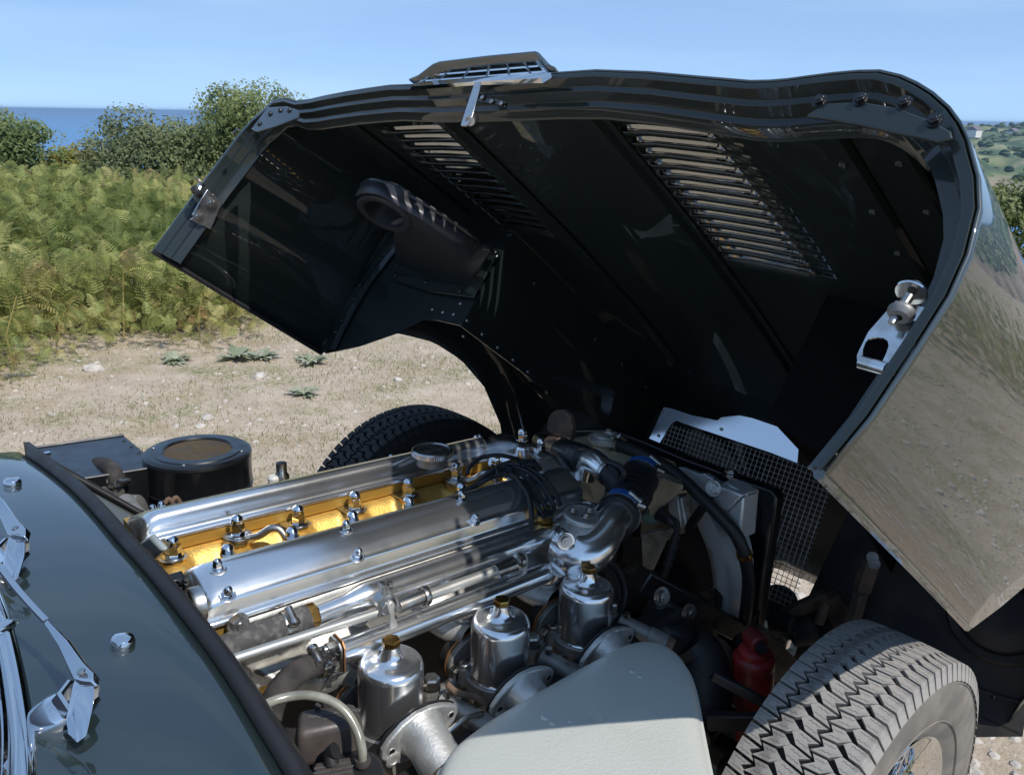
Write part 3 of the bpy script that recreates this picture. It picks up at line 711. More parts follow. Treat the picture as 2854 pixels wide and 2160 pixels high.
# right wing-top gusset plate
gp = [BX(a, b, -.888) for a, b in ((2245, 322), (2300, 288), (2400, 283), (2500, 300), (2580, 330), (2650, 365), (2655, 385), (2612, 397), (2500, 372), (2380, 345))]
MB().prism(gp, (.004, 0, 0)).build('gusset_plate', M_PAINTIN, BON, bevel=.0015)
for a, b in ((2285, 283), (2400, 278), (2520, 288), (2605, 337)): inst(ME_BOLTB, 'bolt', BON, loc_rot(BX(a, b, -.8885), (-1, 0, 0)) @ Matrix.Scale(.5, 4))
gp = [BX(a, b, -.888) for a, b in ((745, 300), (800, 297), (835, 312), (828, 330), (770, 352), (715, 368), (700, 360))]
MB().prism(gp, (.004, 0, 0)).build('gusset_plate', M_PAINTIN, BON, bevel=.0015)
for a, b in ((722, 345), (752, 318), (780, 308), (805, 308), (655, 372), (662, 365)): inst(ME_RIVETB, 'rivet', BON, loc_rot(BX(a, b, -.889), (-1, 0, 0)))
# stiffening ribs under the power bulge
def rib(pts, w, h, nm='bulge_rib'):
    r = spline(pts, 4); m = MB(); rows = []
    for dy, dz in ((-w / 2 - .012, -.001), (-w / 2, -.002), (-w / 2 + .004, -h), (w / 2 - .004, -h), (w / 2, -.002), (w / 2 + .012, -.001)):
        rows.append([Vector((p.x, p.y + dy, skin_z(p.x, p.y + dy) - .004 + dz)) for p in r])
    return m.grid(rows).build(nm, M_PAINTIN, BON, smooth=35)
for y0, y1 in ((.105, .135), (-.245, -.225)):
    rib([Vector((x, y0 + (y1 - y0) * (x + .82) / .9, 0)) for x in np.linspace(-.82, .1, 10)], .030, .012)
rib([Vector((x, .46, 0)) for x in np.linspace(-.80, -.42, 8)], .022, .008, 'stiffener')
# ---- inner panels
def sheet(pts, nm, m=None, th=(.003, 0, 0), bev=0):
    return MB().prism(pts, th).build(nm, m or M_PAINTIN, BON, smooth=30, bevel=bev)
xq = -.39
tp = [BX(a, b, xq) for a, b in ((905, 985), (1000, 965), (1100, 930), (1180, 892), (1215, 892), (1250, 900), (1285, 908))]
top = [Vector((xq, y, skin_z(xq, max(min(y, .62), -.7)) - .004)) for y in (.32, .45, .6)]
sidep = [section(xq)[i] for i in (6, 4, 3, 2, 1)]
sheet(tp + top + [Vector((xq, p.y - .004, p.z)) for p in sidep], 'wheel_arch_diaphragm')
yl = .322; PLB = .487
lp = [Vector((x, yl, PLB)) for x in (-.388, -.2, 0.02)] + [BY(a, b, yl) for a, b in ((1452, 1065), (1480, 1078), (1510, 1108), (1540, 1135), (1580, 1142), (1625, 1150))]
e_ = lp[-1]
lp += [Vector((.42, yl, .50)), Vector((.42, yl, skin_z(.42, yl) - .004))] + [Vector((x, yl, skin_z(x, yl) - .004)) for x in np.linspace(.38, -.388, 12)]
sheet(lp, 'inner_side_panel', th=(0, .003, 0))
for a, b in ((1292, 938), (1344, 932), (1387, 969), (1430, 1003), (1471, 1036)):
    inst(ME_RIVET, 'rivet', BON, loc_rot(BY(a, b, yl - .001), (0, -1, 0)))
inst(ME_RIVET, 'rivet', BON, loc_rot(BY(1302, 894, yl - .001), (0, -1, 0)))
for a, b in ((1205, 862), (1234, 870), (1264, 876), (1283, 846)): inst(ME_RIVET, 'rivet', BON, loc_rot(BX(a, b, xq - .001), (-1, 0, 0)))
for a, b in ((1490, 790), (1660, 945), (1735, 1015), (1800, 1078)): inst(ME_RIVETC, 'rivet', BON, loc_rot(BY(a, b, yl - .001), (0, -1, 0)))
# seam strip between side skin and diaphragm
sa = [BX(a, b, xq - .006) for a, b in ((897, 985), (930, 910), (985, 810), (1050, 725), (1105, 668))]
sb = [BX(a, b, xq - .006) for a, b in ((935, 975), (968, 905), (1020, 812), (1075, 735), (1120, 678))]
MB().grid([spline(sa, 5), [p + Vector((-.006, 0, 0)) for p in spline([a.lerp(b, .25) for a, b in zip(sa, sb)], 5)], [p + Vector((-.002, 0, 0)) for p in spline([a.lerp(b, .5) for a, b in zip(sa, sb)], 5)], [p + Vector((-.007, 0, 0)) for p in spline([a.lerp(b, .75) for a, b in zip(sa, sb)], 5)], spline(sb, 5)]).build('seam_strip', M_PAINTIN, BON, smooth=40)
for k, (a, b) in enumerate(((935, 925), (952, 893), (985, 832), (1003, 795), (1060, 720), (1085, 700))): inst(ME_RIVETC, 'rivet', BON, loc_rot(BX(a, b, xq - .012), (-1, 0, 0)))
# right-hand inner panels
yr = -.44
rp = [Vector((x, yr, .50)) for x in (-.36, .05)] + [Vector((.40, yr, .46)), Vector((.42, yr, skin_z(.42, yr) - .004))] + [Vector((x, yr, skin_z(x, yr) - .004)) for x in np.linspace(.38, -.36, 8)]
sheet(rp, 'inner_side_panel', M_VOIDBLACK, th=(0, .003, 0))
xr_ = -.36
rd = [section(xr_)[i] for i in (-1, -2, -4, -6, -8)]
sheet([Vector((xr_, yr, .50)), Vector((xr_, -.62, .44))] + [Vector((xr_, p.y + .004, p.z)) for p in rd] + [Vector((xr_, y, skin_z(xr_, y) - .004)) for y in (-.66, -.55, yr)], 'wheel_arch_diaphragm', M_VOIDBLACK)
# nose: front diaphragm with lamp bowl behind the wheel
xf = .39
fd = [Vector((xf, -.76, .27)), Vector((xf, -.70, .60)), Vector((xf, -.52, .665)), Vector((xf, -.30, .63)), Vector((xf, -.30, .25)), Vector((xf, -.52, .20)), Vector((xf, -.68, .22))]
sheet(fd, 'nose_diaphragm', M_DIRTY)
sheet([Vector((p.x, -p.y - .02, p.z)) for p in fd], 'nose_diaphragm', M_DIRTY)
MB().lathe([(.075, 0), (.082, -.012), (.095, -.016), (.10, -.004), (.10, 0)], BX(2795, 1712, xf - .004), (1, 0, 0), 32).build('lamp_bowl', M_DIRTY, BON)
MB().lathe([(0, -.05), (.05, -.045), (.075, -.02), (.078, 0)], BX(2795, 1712, xf - .004), (1, 0, 0), 32).build('lamp_bowl', M_DIRTY, BON)
for a, b in ((2745, 1785), (2770, 1940), (2700, 1600), (2610, 1620)): inst(ME_RIVETB, 'rivet', BON, loc_rot(BX(a, b, xf - .002), (-1, 0, 0)))
# swage lines pressed into the diaphragm
for pts in (((2680, 1770), (2750, 1790), (2854, 1795)), ((2640, 1880), (2740, 1925), (2854, 1960)), ((2480, 1560), (2560, 1520), (2640, 1560), (2660, 1660))):
    MB().tube(spline([BX(a, b, xf - .002) for a, b in pts], 6), .004, 8).build('swage', M_DIRTY, BON)
MB().prism([Vector((.39, -.76, .27)), Vector((.95, -.30, .30)), Vector((.95, .26, .30)), Vector((.39, .70, .27)), Vector((.39, .30, .25)), Vector((.72, .16, .25)), Vector((.72, -.22, .25)), Vector((.39, -.30, .25))], (0, 0, .004)).build('undertray', M_DIRTY, BON, smooth=30)
# ---- rear grille of the power bulge
gl = [BX(a, b, -.884) for a, b in ((1140, 222), (1165, 212), (1206, 181), (1225, 174), (1360, 158), (1490, 146), (1500, 150), (1520, 180), (1545, 190))]
gl_f = [Vector((-.60, PC + (p.y - PC) * .9, skin_z(-.60, p.y) + .001)) for p in gl]
gm = [p.lerp(q, .35) + Vector((0, 0, (p.z - skin_z(-.88, p.y)) * .55)) for p, q in zip(gl, gl_f)]
MB().grid([gl, gm, gl_f]).build('bulge_scoop', M_PAINT, BON, smooth=60, solid=.003)
def gpt(u, v):      # u across 0..1, v bottom..top
    bl_, br_, tl_, tr_ = (1165, 240), (1530, 214), (1240, 182), (1487, 157)
    x = (bl_[0] * (1 - u) + br_[0] * u) * (1 - v) + (tl_[0] * (1 - u) + tr_[0] * u) * v
    y = (bl_[1] * (1 - u) + br_[1] * u) * (1 - v) + (tl_[1] * (1 - u) + tr_[1] * u) * v
    return BX(x, y, -.878 + .02 * v)
for v in (.22, .5, .78): MB().tube([gpt(u, v) for u in np.linspace(.02, .98, 8)], .0022, 6).build('grille_bar', M_CHROME, BON)
for u in (.14, .33, .52, .70, .87): MB().tube([gpt(u, 0), gpt(u, 1)], .0026, 6).build('grille_bar', M_CHROME, BON)
MB().prism([gpt(0, 0), gpt(.5, 0) + Vector((0, 0, .002)), gpt(1, 0), BX(1538, 217, -.885), BX(1535, 203, -.885) , BX(1350, 214, -.885), BX(1170, 229, -.885)], (-.008, 0, -.016)).build('grille_frame', M_CHROME, BON, smooth=30)
MB().tube([gpt(0, 0), gpt(0, 1), gpt(.5, 1.0), gpt(1, 1), gpt(1, 0)], .004, 8).build('grille_frame', M_CHROME, BON)
for a, b, c, d in ((1212, 228, 1228, 250), (1470, 217, 1486, 240)): MB().tube([BX(a, b, -.884), BX(c, d, -.862)], [.005, .006, .005], 10).build('grille_stud', M_STEEL, BON)
# safety catch lever
lv = [BX(a, b, -.90) for a, b in ((1323, 229), (1342, 228), (1318, 320), (1302, 350), (1284, 349), (1298, 305))]
MB().prism(lv, (.004, .004, 0)).build('safety_catch', M_BRUSH, BON, bevel=.001)
MB().prism([BX(a, b, -.872) for a, b in ((1335, 262), (1410, 285), (1406, 297), (1330, 282))], (.004, 0, 0)).build('catch_plate', M_BLACK, BON)
for a, b in ((1345, 271), (1370, 282), (1397, 288)): inst(ME_RIVET, 'rivet', BON, loc_rot(BX(a, b, -.874), (-1, 0, 0)))
MB().tube([BX(1310, 338, -.897), BX(1322, 330, -.88)], .007, 10).build('catch_roller', M_STEEL, BON)
# ---- heater duct on the left
def ell(c0, ax, ay, n=32): return [c0 + ax * math.cos(2 * math.pi * k / n) + ay * math.sin(2 * math.pi * k / n) for k in range(n)]
zd = .600
r0 = BZ(995, 560, zd); r1 = BZ(1145, 640, zd); r2 = BZ(1085, 565, zd); r3 = BZ(1050, 630, zd)
cc_ = (r0 + r1) / 2; ax_ = (r1 - r0) / 2; ay_ = (r2 - r3) / 2
outer = ell(cc_, ax_, ay_); inner = ell(cc_, ax_ * .72, ay_ * .72); inup = [p + Vector((0, 0, .05)) for p in inner]; outup = [p + Vector((0, 0, .035)) for p in outer]
MB().grid([inup, inner, [a.lerp(b, .5) + Vector((0, 0, -.004)) for a, b in zip(inner, outer)], outer, outup], close=True).build('duct_mouth', M_DUCT, BON, smooth=50)
sA = [BZ(a, b, zd + .035) for a, b in ((1008, 515), (1030, 503), (1060, 505), (1110, 528), (1200, 580), (1290, 640), (1330, 672), (1345, 688), (1370, 695))]   # upper (skin-side) edge of the duct wall
sB = [BZ(a, b, zd) for a, b in ((990, 548), (1015, 540), (1060, 545), (1110, 575), (1180, 618), (1240, 660), (1265, 680), (1290, 740), (1308, 800))]          # lower edge
MB().grid([spline(sA, 4), spline(sB, 4)]).build('duct_wall', M_DUCT, BON, smooth=50, solid=.003)
face = [BZ(a, b, zd + .001) for a, b in ((1110, 575), (1180, 618), (1240, 660), (1265, 680), (1290, 740), (1308, 800), (1210, 782), (1110, 760), (1100, 700), (1098, 640), (1145, 640))]
MB().prism(face, (0, 0, .003)).build('duct_face', M_DUCT, BON, smooth=30)
MB().tube(spline(sA, 4), .005, 8).build('duct_beading', M_BLACK, BON)
MB().prism([BX(a, b, xq - .01) for a, b in ((1100, 765), (1210, 785), (1310, 803), (1375, 700), (1392, 702), (1322, 832), (1200, 815), (1090, 780))], (-.004, 0, 0)).build('duct_bracket', M_PAINTIN, BON, bevel=.001)
for a, b in ((1103, 740), (1102, 767), (1187, 786), (1282, 811), (1380, 703), (1383, 715)): inst(ME_RIVETB if b > 720 else ME_RIVET, 'rivet', BON, loc_rot(BX(a, b, xq - .016), (-1, 0, 0)))
# ---- latches
M_LATCHB = mat('zinc_latch', (.74, .76, .78), rough=.28, metal=1.0, rvar=.06, var=.3, vscale=60, var_col=(.55, .56, .57))
# far (left) latch: plated angle bracket with rubber-tipped peg
lx = lambda a, b, o=0: BY(a, b, .775 - o)
MB().prism([lx(568, 587), lx(593, 540), lx(617, 568), lx(586, 640), lx(527, 612)], (0, -.003, 0)).build('latch_bracket', M_LATCHB, BON, bevel=.001)
MB().prism([lx(533, 600, .004), lx(575, 530, .004), lx(593, 542, .004), lx(560, 615, .004)], (0, -.003, .002)).build('latch_bracket', M_LATCHB, BON, bevel=.001)
MB().lathe([(0, 0), (.014, 0), (.014, .003), (0, .003)], lx(555, 510, .02), (.3, 0, 1), 20).build('latch_washer', M_STEEL, BON)
MB().tube([lx(562, 512, .02), lx(548, 545, .03)], .006, 10).build('latch_bolt', M_STEEL, BON)
MB().lathe([(.005, -.007), (.013, -.006), (.015, 0), (.013, .006), (.005, .007)], lx(548, 536, .025), (.35, 0, 1), 20).build('latch_buffer', M_RUBBER, BON)
for a, b in ((557, 603), (594, 566)): inst(ME_BOLT, 'bolt', BON, loc_rot(lx(a, b, .008), (0, -1, 0)))
# near (right) latch: chromed channel with oval hole
kx = lambda a, b, o=0: BX(a, b, -.862 - o)
def ch(pts, o): return [kx(a, b, o) for a, b in pts]
outl = [(2497, 838), (2580, 858), (2492, 1045), (2390, 1018), (2388, 990), (2420, 925)]
hole = [(2412, 955), (2422, 944), (2440, 940), (2462, 942), (2474, 950), (2477, 964), (2470, 985), (2460, 1006), (2450, 1010), (2428, 1004), (2410, 998), (2404, 990), (2405, 974)]
def holed(outl, hole, nm, m, o, th):
    A = ch(outl, o); B = ch(hole, o); n = 96
    def rs(P):
        L_ = [0]; Q = P + [P[0]]
        for a, b in zip(Q, Q[1:]): L_.append(L_[-1] + (b - a).length)
        out = []
        for k in range(n):
            s_ = L_[-1] * k / n; i = max(j for j in range(len(P)) if L_[j] <= s_ + 1e-9); out.append(Q[i].lerp(Q[i + 1], (s_ - L_[i]) / max(1e-9, L_[i + 1] - L_[i])))
        return out
    c0 = sum(B, Vector()) / len(B)
    def byang(P):
        P = rs(P); e1 = (A[1] - A[0]).normalized(); e2 = Vector((1, 0, 0)).cross(e1)
        return sorted(P, key=lambda p: math.atan2((p - c0).dot(e2), (p - c0).dot(e1)))
    a_, b_ = byang(A), byang(B)
    MB().grid([b_, a_, [p + th for p in a_], [p + th for p in b_], b_], close=True).build(nm, m, BON, smooth=30)
M_LATCH = mat('plated_latch', (.80, .82, .84), rough=.16, metal=1.0, rvar=.08, var=.3, vscale=60, var_col=(.62, .60, .56))
holed(outl, hole, 'latch_channel', M_LATCH, 0, Vector((.002, 0, 0)))
MB().prism(ch([(2580, 858), (2594, 862), (2508, 1062), (2492, 1045)], 0), (.020, 0, 0)).build('latch_channel', M_LATCH, BON, bevel=.001)
LA = (kx(2540, 806) - kx(2484, 903, .012)).normalized()
MB().tube([kx(2398, 1010, .006), kx(2470, 1030, .006)], .0055, 12).build('latch_roller', M_LATCH, BON)
MB().lathe([(0, .0), (.0115, 0), (.0122, .0012), (.0115, .0028), (0, .003)], kx(2538, 818, .006), LA, 28).build('latch_washer', M_LATCH, BON)
MB().lathe([(.003, -.007), (.007, -.0065), (.0100, -.003), (.0103, -.001), (.0088, .002), (.003, .0025)], kx(2514, 868, .010), LA, 28).build('latch_buffer', M_DULL, BON)
MB().tube([kx(2534, 826, .007), kx(2484, 903, .012)], [.004, .004, .0042, .0030], 12).build('latch_bolt', M_STEEL, BON)
inst(nutmesh('nut', .0066, .006, M_LATCH), 'nut', BON, loc_rot(kx(2543, 812, .006), LA))
MB().prism(ch([(2600, 855), (2640, 858), (2520, 1080), (2490, 1070)], -.02), (.004, 0, 0)).build('latch_mount', M_PAINTIN, BON)
# stiffener and rivets inside the right wing
def wing_in(px, py): return BZ(px, py, .665)
for off in (0, 1):
    pts = [BX(2280 + 75 * off, 400, -.80), BX(2345 + 62 * off, 600, -.70), BX(2420 + 40 * off, 790, -.60)]
# ---- stone-guard mesh in the nose
xm = .36; 
xg = .30
g0 = BOPEN @ BX(2000, 1200, xg); gn = Vector((-.943, -.06, .33)).normalized()
def mp(a, b, o=0.0):
    r = ray(a, b); return BINV @ (CAMPOS + r * ((g0 + gn * o - CAMPOS).dot(gn) / r.dot(gn)))
gnb = BINV.to_3x3() @ gn; gyb = Vector((0, 1, 0)); gyb = (gyb - gnb * gyb.dot(gnb)).normalized(); gzb = gyb.cross(gnb); gzb = gzb if gzb.z > 0 else -gzb; gob = BINV @ g0
fr = [(1850, 1135), (1870, 1138), (1930, 1158), (2000, 1172), (2010, 1163), (2060, 1158), (2130, 1172), (2190, 1198), (2228, 1222), (2222, 1290), (2150, 1262), (1990, 1208), (1905, 1180), (1885, 1172), (1870, 1182), (1835, 1240), (1806, 1230)]
MB().prism([mp(a, b) for a, b in fr], (.003, 0, 0)).build('guard_frame', M_WHITE, BON, smooth=20)
for a, b in ((1835, 1214), (2010, 1196), (1845, 1148)): inst(ME_RIVETC if False else ME_RIVET, 'rivet', BON, loc_rot(mp(a, b, .002), gnb))
wm = MB(); step = .0125
def uv(p): d = p - gob; return d.dot(gyb), d.dot(gzb)
def P_(u, v): return gob + gyb * u + gzb * v - gnb * .006
uL, vL = uv(mp(1870, 1185)); uR, vR = uv(mp(2222, 1292)); u0 = uv(mp(1842, 1240))[0]; u1 = uv(mp(2270, 1500))[0]; v0 = uv(mp(2190, 1690))[1]
def top_of(u): return vL + (vR - vL) * (u - uL) / (uR - uL) + .004 - max(0, u - uL) * 1.4
for k in range(int((u0 - u1) / step) + 1):
    u = u0 - k * step; wm.tube([P_(u, v0), P_(u, top_of(u))], .0009, 4, caps=False)
vmax = max(top_of(u0), top_of(u1), top_of(uL))
for k in range(int((vmax - v0) / step) + 1):
    v = v0 + k * step; us = [u for u in np.linspace(u0, u1, 120) if top_of(u) > v]
    if us: wm.tube([P_(max(us), v), P_(min(us), v)], .0009, 4, caps=False)
w_ = wm.build('stone_guard_mesh', M_WIREMESH, BON, smooth=60); w_['kind'] = 'stuff'
# long stiffener strips with rivets inside the right wing
for k, (yw, zoff) in enumerate(((-.605, .004), (-.665, .006))):
    rows = []
    for dy, dz in ((-.016, 0), (-.012, -.006), (.012, -.006), (.016, 0)):
        rows.append([Vector((x, yw + dy, skin_z(x, yw + dy) - zoff + dz)) for x in np.linspace(-.80, -.42, 10)])
    MB().grid(rows).build('wing_stiffener', M_PAINTIN, BON, smooth=30)
    for x in (-.74, -.64, -.54, -.46): inst(ME_RIVETC, 'rivet', BON, loc_rot(Vector((x, yw, skin_z(x, yw) - zoff - .006)), (0, 0, -1)))
# ------------------------------------------------------------------ scuttle, wipers
def scut_z(y): return .822 - .13 * y * y
def on_scuttle(px, py, dz=0.0):
    z = .80
    for _ in range(25):
        p = PZ(px, py, z + dz); z = scut_z(p.y)
    return PZ(px, py, z + dz)
seal_px = [(-60, 1150), (12, 1196), (60, 1256), (120, 1297), (199, 1360), (270, 1432), (338, 1512), (400, 1580), (458, 1650), (530, 1740), (603, 1838), (665, 1930), (724, 2026), (770, 2100), (808, 2165), (880, 2300), (960, 2460)]
fe = spline([on_scuttle(a, b) for a, b in seal_px], 3)
def scrow(d, up): return [Vector((p.x - d, p.y, p.z + up)) for p in fe]
SC = MB().grid([[Vector((p.x + .004, p.y, p.z - .05)) for p in fe], [Vector((p.x + .003, p.y, p.z - .008)) for p in fe], scrow(.003, -.002), scrow(.012, .0005), scrow(.04, .004), scrow(.08, .008), scrow(.12, .012), scrow(.17, .016), scrow(.24, .02), scrow(.4, .03)]).build('scuttle', M_PAINT, CAR, smooth=50)
MB().tube([p + Vector((.006, 0, .0015)) for p in fe], .0095, 20).build('scuttle_seal', M_RUBBER, CAR)
MB().tube([p + Vector((.013, 0, -.010)) for p in fe], .009, 8).build('scuttle_lip', M_BLACK, CAR)
def chrome(m, n, p, **k): return m.build(n, M_CHROME, p, **k)
# washer jets
for a, b, big in ((342, 1812, 1), (36, 1362, 1)):
    p = on_scuttle(a, b); j = empty('washer_jet', CAR)
    chrome(MB().lathe([(.0125, 0), (.0125, .002), (.0105, .003), (.0115, .006), (.0122, .010), (.0105, .015), (.0085, .0165), (0, .017)], p, (.05, -.05, 1), 28), 'jet_body', j)
    MB().lathe([(.0138, 0), (.0138, .0015), (.0115, .002)], p, (.05, -.05, 1), 28).build('jet_gasket', M_RUBBER, j)
# wipers: spindle boss, nut, knuckle, tapered arm, blade rod
def wiper(px, py, sc, lab):
    """built for the near one in pixels, shifted for the other"""
    w = empty('wiper', CAR); w['label'] = lab
    f = lambda a, b, dz=0.0: on_scuttle(px + (a - 90) * sc, py + (b - 2020) * sc, dz)
    foot0 = f(85, 2040); foot1 = f(225, 1985)
    base = f(140, 2022); axis = (f(205, 1945, .030) - base).normalized()
    up = Vector((-.1, 0, 1)).normalized(); side = axis.cross(up).normalized()
    rows = []
    for t, r in ((0, .004), (.1, .012), (.25, .018), (.5, .0205), (.75, .0205), (.9, .019), (1, .0175)):
        c_ = f(85, 2040, .001).lerp(f(205, 1960, .026), t)
        row = []
        for k in range(16):
            a = 2 * math.pi * k / 16; q = c_ + side * (math.cos(a) * r) + axis.cross(side) * (math.sin(a) * r * .9)
            q.z = max(q.z, scut_z(q.y) + .0165 - .0) if False else q.z
            row.append(q)
        rows.append(row)
    chrome(MB().grid(rows, close=True).add([rows[-1][k] for k in range(16)], [tuple(range(16))]), 'spindle_boss', w, smooth=50)
    tip = f(205, 1960, .026)
    MB().lathe([(.0215, 0), (.0215, .002), (.0, .002)], f(85, 2040, .0005).lerp(f(225, 1985, .0005), .5), (0, 0, 1), 24).build('boss_gasket', M_RUBBER, w)
    chrome(MB().lathe([(.0, -.001), (.0185, -.001), (.0195, .001), (.0195, .009), (.017, .011), (0, .011)], tip, axis, 6), 'spindle_nut', w, smooth=20)
    MB().lathe([(.012, .010), (.0125, .014), (.011, .022), (0, .022)], tip, axis, 16).build('spindle_collar', M_DULL, w)
    hub = tip + axis * .026
    kn = [f(208, 1950, .050), f(235, 1975, .048), f(262, 1955, .052), f(264, 1905, .060), f(262, 1880, .064), f(240, 1862, .066), f(215, 1870, .066), f(203, 1905, .060)]
    th = Vector((-.010, -.014, -.020))
    chrome(MB().prism(kn, th), 'arm_knuckle', w, bevel=.0055, seg=4, smooth=50)
    arm = [f(197, 1868, .068), f(240, 1862, .069), f(262, 1880, .066), f(246, 1850, .071), f(190, 1775, .080), f(131, 1722, .086), f(122, 1735, .086), f(150, 1790, .079)]
    arm = [f(200, 1890, .066), f(255, 1895, .066), f(262, 1870, .068), f(236, 1845, .072), f(190, 1780, .080), f(131, 1722, .087), f(121, 1735, .087), f(160, 1800, .078)]
    chrome(MB().prism(arm, (.004, -.004, -.007)), 'arm_cover', w, bevel=.0015, smooth=30)
    MB().lathe([(.0035, 0), (.003, .0012), (0, .002)], f(226, 1871, .072), (-.3, -.3, 1), 14).build('pivot_rivet', M_STEEL, w)
    MB().prism([f(242, 1900, .056), f(266, 1905, .056), f(268, 1945, .050), f(255, 1955, .049), f(246, 1930, .052)], (.0015, -.0015, .002)).build('knuckle_inner', M_DULL, w)
    rod = [f(128, 1730, .084), f(90, 1690, .09), f(50, 1645, .098), f(-10, 1570, .11), f(-80, 1490, .12)]
    chrome(MB().tube(spline(rod, 4), .0035, 8, flat=.6), 'arm_rod', w)
wiper(90, 2020, 1.0, 'near wiper with its chrome boss fully in view')
wiper(-75, 1600, .86, 'far wiper cut by the left edge')
# windscreen trim and glass at the far left
tr = [(-25, 1660), (0, 1735), (28, 1850), (48, 1960), (60, 2060), (62, 2165), (58, 2300)]
tp_ = spline([on_scuttle(a, b, .012) for a, b in tr], 5)
chrome(MB().tube(tp_, .011, 14), 'windscreen_trim', CAR)
MB().tube([p + Vector((.012, -.004, -.010)) for p in tp_], .007, 8).build('windscreen_rubber', M_RUBBER, CAR)
chrome(MB().tube([p + Vector((-.012, .012, .008)) for p in tp_], .006, 10), 'windscreen_trim', CAR)
MB().grid([tp_, [p + Vector((-.30, .05, .30)) for p in tp_]]).build('windscreen_glass', mat('dark_glass', (.02, .02, .03), .03, spec=.6, coat=.5), CAR)
MB().box(on_scuttle(10, 1748, .022), (.02, .012, .010), Matrix.Rotation(.5, 3, 'Z')).build('trim_clip', M_CHROME, CAR, bevel=.003)

# ------------------------------------------------------------------ bulkhead, block
MB().prism([Vector((-.895, y, z)) for y, z in ((-.78, .18), (-.78, .70), (-.45, .76), (0, .775), (.45, .76), (.78, .70), (.78, .18))], (-.01, 0, 0)).build('bulkhead', M_SATIN, CAR, smooth=0)
MB().box((-.50, 0, .42), (.70, .26, .40)).build('engine_block', M_DIRTY, CAR, bevel=.02)
MB().box((-.45, 0, .20), (.6, .2, .12)).build('sump', M_DULL, CAR, bevel=.02)
# ---- cylinder head
XR, XF = -.853, -.165
HEAD = empty('cylinder_head', CAR); HEAD['label'] = 'gold-painted cylinder head between the two polished cam covers'
ZL = .7205
def sweep(prof, x0, x1, nm, m, par, n=2, **k):
    rows = [[Vector((x, y, z)) for y, z in prof] for x in np.linspace(x0, x1, n)]
    b = MB().grid(rows); L_ = len(prof)
    b.add(rows[0], [tuple(range(L_))]); b.add(rows[-1], [tuple(range(L_))[::-1]])
    return b.build(nm, m, par, **k)
sweep([(.195, .62), (.195, .742), (.084, .742), (.084, ZL + .0005), (.110, ZL), (.110, .62)], XR, XF, 'exhaust_casting', M_GOLDFLAT, HEAD, smooth=20, bevel=.001)
# rough valley floor with webs up to the ledge
rows = []
nut_px = [(483, 1553), (668, 1512), (838, 1468), (1000, 1429), (1149, 1389), (1277, 1352), (1385, 1320)]
nut_x = [PZ(a, b, ZL).x for a, b in nut_px]
YN = .062
for x in np.linspace(XR, XF, 150):
    k = max(math.exp(-((x - nx) / .022) ** 4) for nx in nut_x)
    row = [Vector((x, .088, ZL - .0015)), Vector((x, .074, ZL - .002)), Vector((x, .066, ZL - .004 - .012 * (1 - k))), Vector((x, .045, ZL - .006 - .030 * (1 - k))), Vector((x, .028, ZL - .016 - .030 * (1 - k))), Vector((x, .012, ZL - .050)), Vector((x, -.02, ZL - .055)), Vector((x, -.045, ZL - .03)), Vector((x, -.055, ZL + .01)), Vector((x, -.058, .742))]
    rows.append(row)
MB().grid(rows).build('plug_valley', M_GOLD, HEAD, smooth=60)
sweep([(-.055, .735), (-.055, .70), (-.10, .60), (-.158, .60), (-.166, .70), (-.167, .728), (-.160, .735)], XR, XF, 'inlet_casting', M_GOLD, HEAD, smooth=25)
ME_HNUT = nutmesh('head_nut', .0114, .0195, M_CHROME, dome=True, washer=.0155)
ME_HNUT2 = nutmesh('head_nut', .0108, .018, M_CHROME, dome=True, washer=.0145)
for i, x in enumerate(nut_x):
    hook = i in (1, 5)
    MB().lathe([(.020, -.045), (.0175, -.006), (.0170, 0), (0, 0)], (x, YN, ZL), (0, 0, 1), 24).build('stud_boss', M_GOLD, HEAD)
    if not hook: MB().prism([Vector((x + a, YN + b, ZL)) for a, b in ((-.024, .020), (.018, .020), (.019, -.010), (.008, -.0185), (-.008, -.0185), (-.019, -.010))], (0, 0, .0022)).build('nut_plate', M_STEEL, HEAD)
    inst(ME_HNUT, 'head_nut', HEAD, Matrix.Translation((x, YN, ZL + (.011 if hook else .002))) @ Matrix.Rotation(.3 + i * .7, 4, 'Z'))
    inst(ME_HNUT2, 'head_nut', HEAD, Matrix.Translation((x + .046, -.038, ZL + .020)) @ Matrix.Rotation(i * .9, 4, 'Z'))
    if hook:   # lifting eye
        MB().lathe([(.0215, 0), (.0225, .002), (.0225, .009), (.0215, .011), (0, .011)], (x, YN, ZL), (0, 0, 1), 24).build('lifting_eye', M_STEEL, HEAD)
        MB().tube(spline([(x + .012, YN - .012, ZL + .006), (x + .026, YN - .024, ZL + .012), (x + .040, YN - .034, ZL + .024), (x + .052, YN - .044, ZL + .022), (x + .058, YN - .056, ZL + .002), (x + .058, YN - .060, ZL - .02)], 5), .0062, 12).build('lifting_eye', M_STEEL, HEAD)
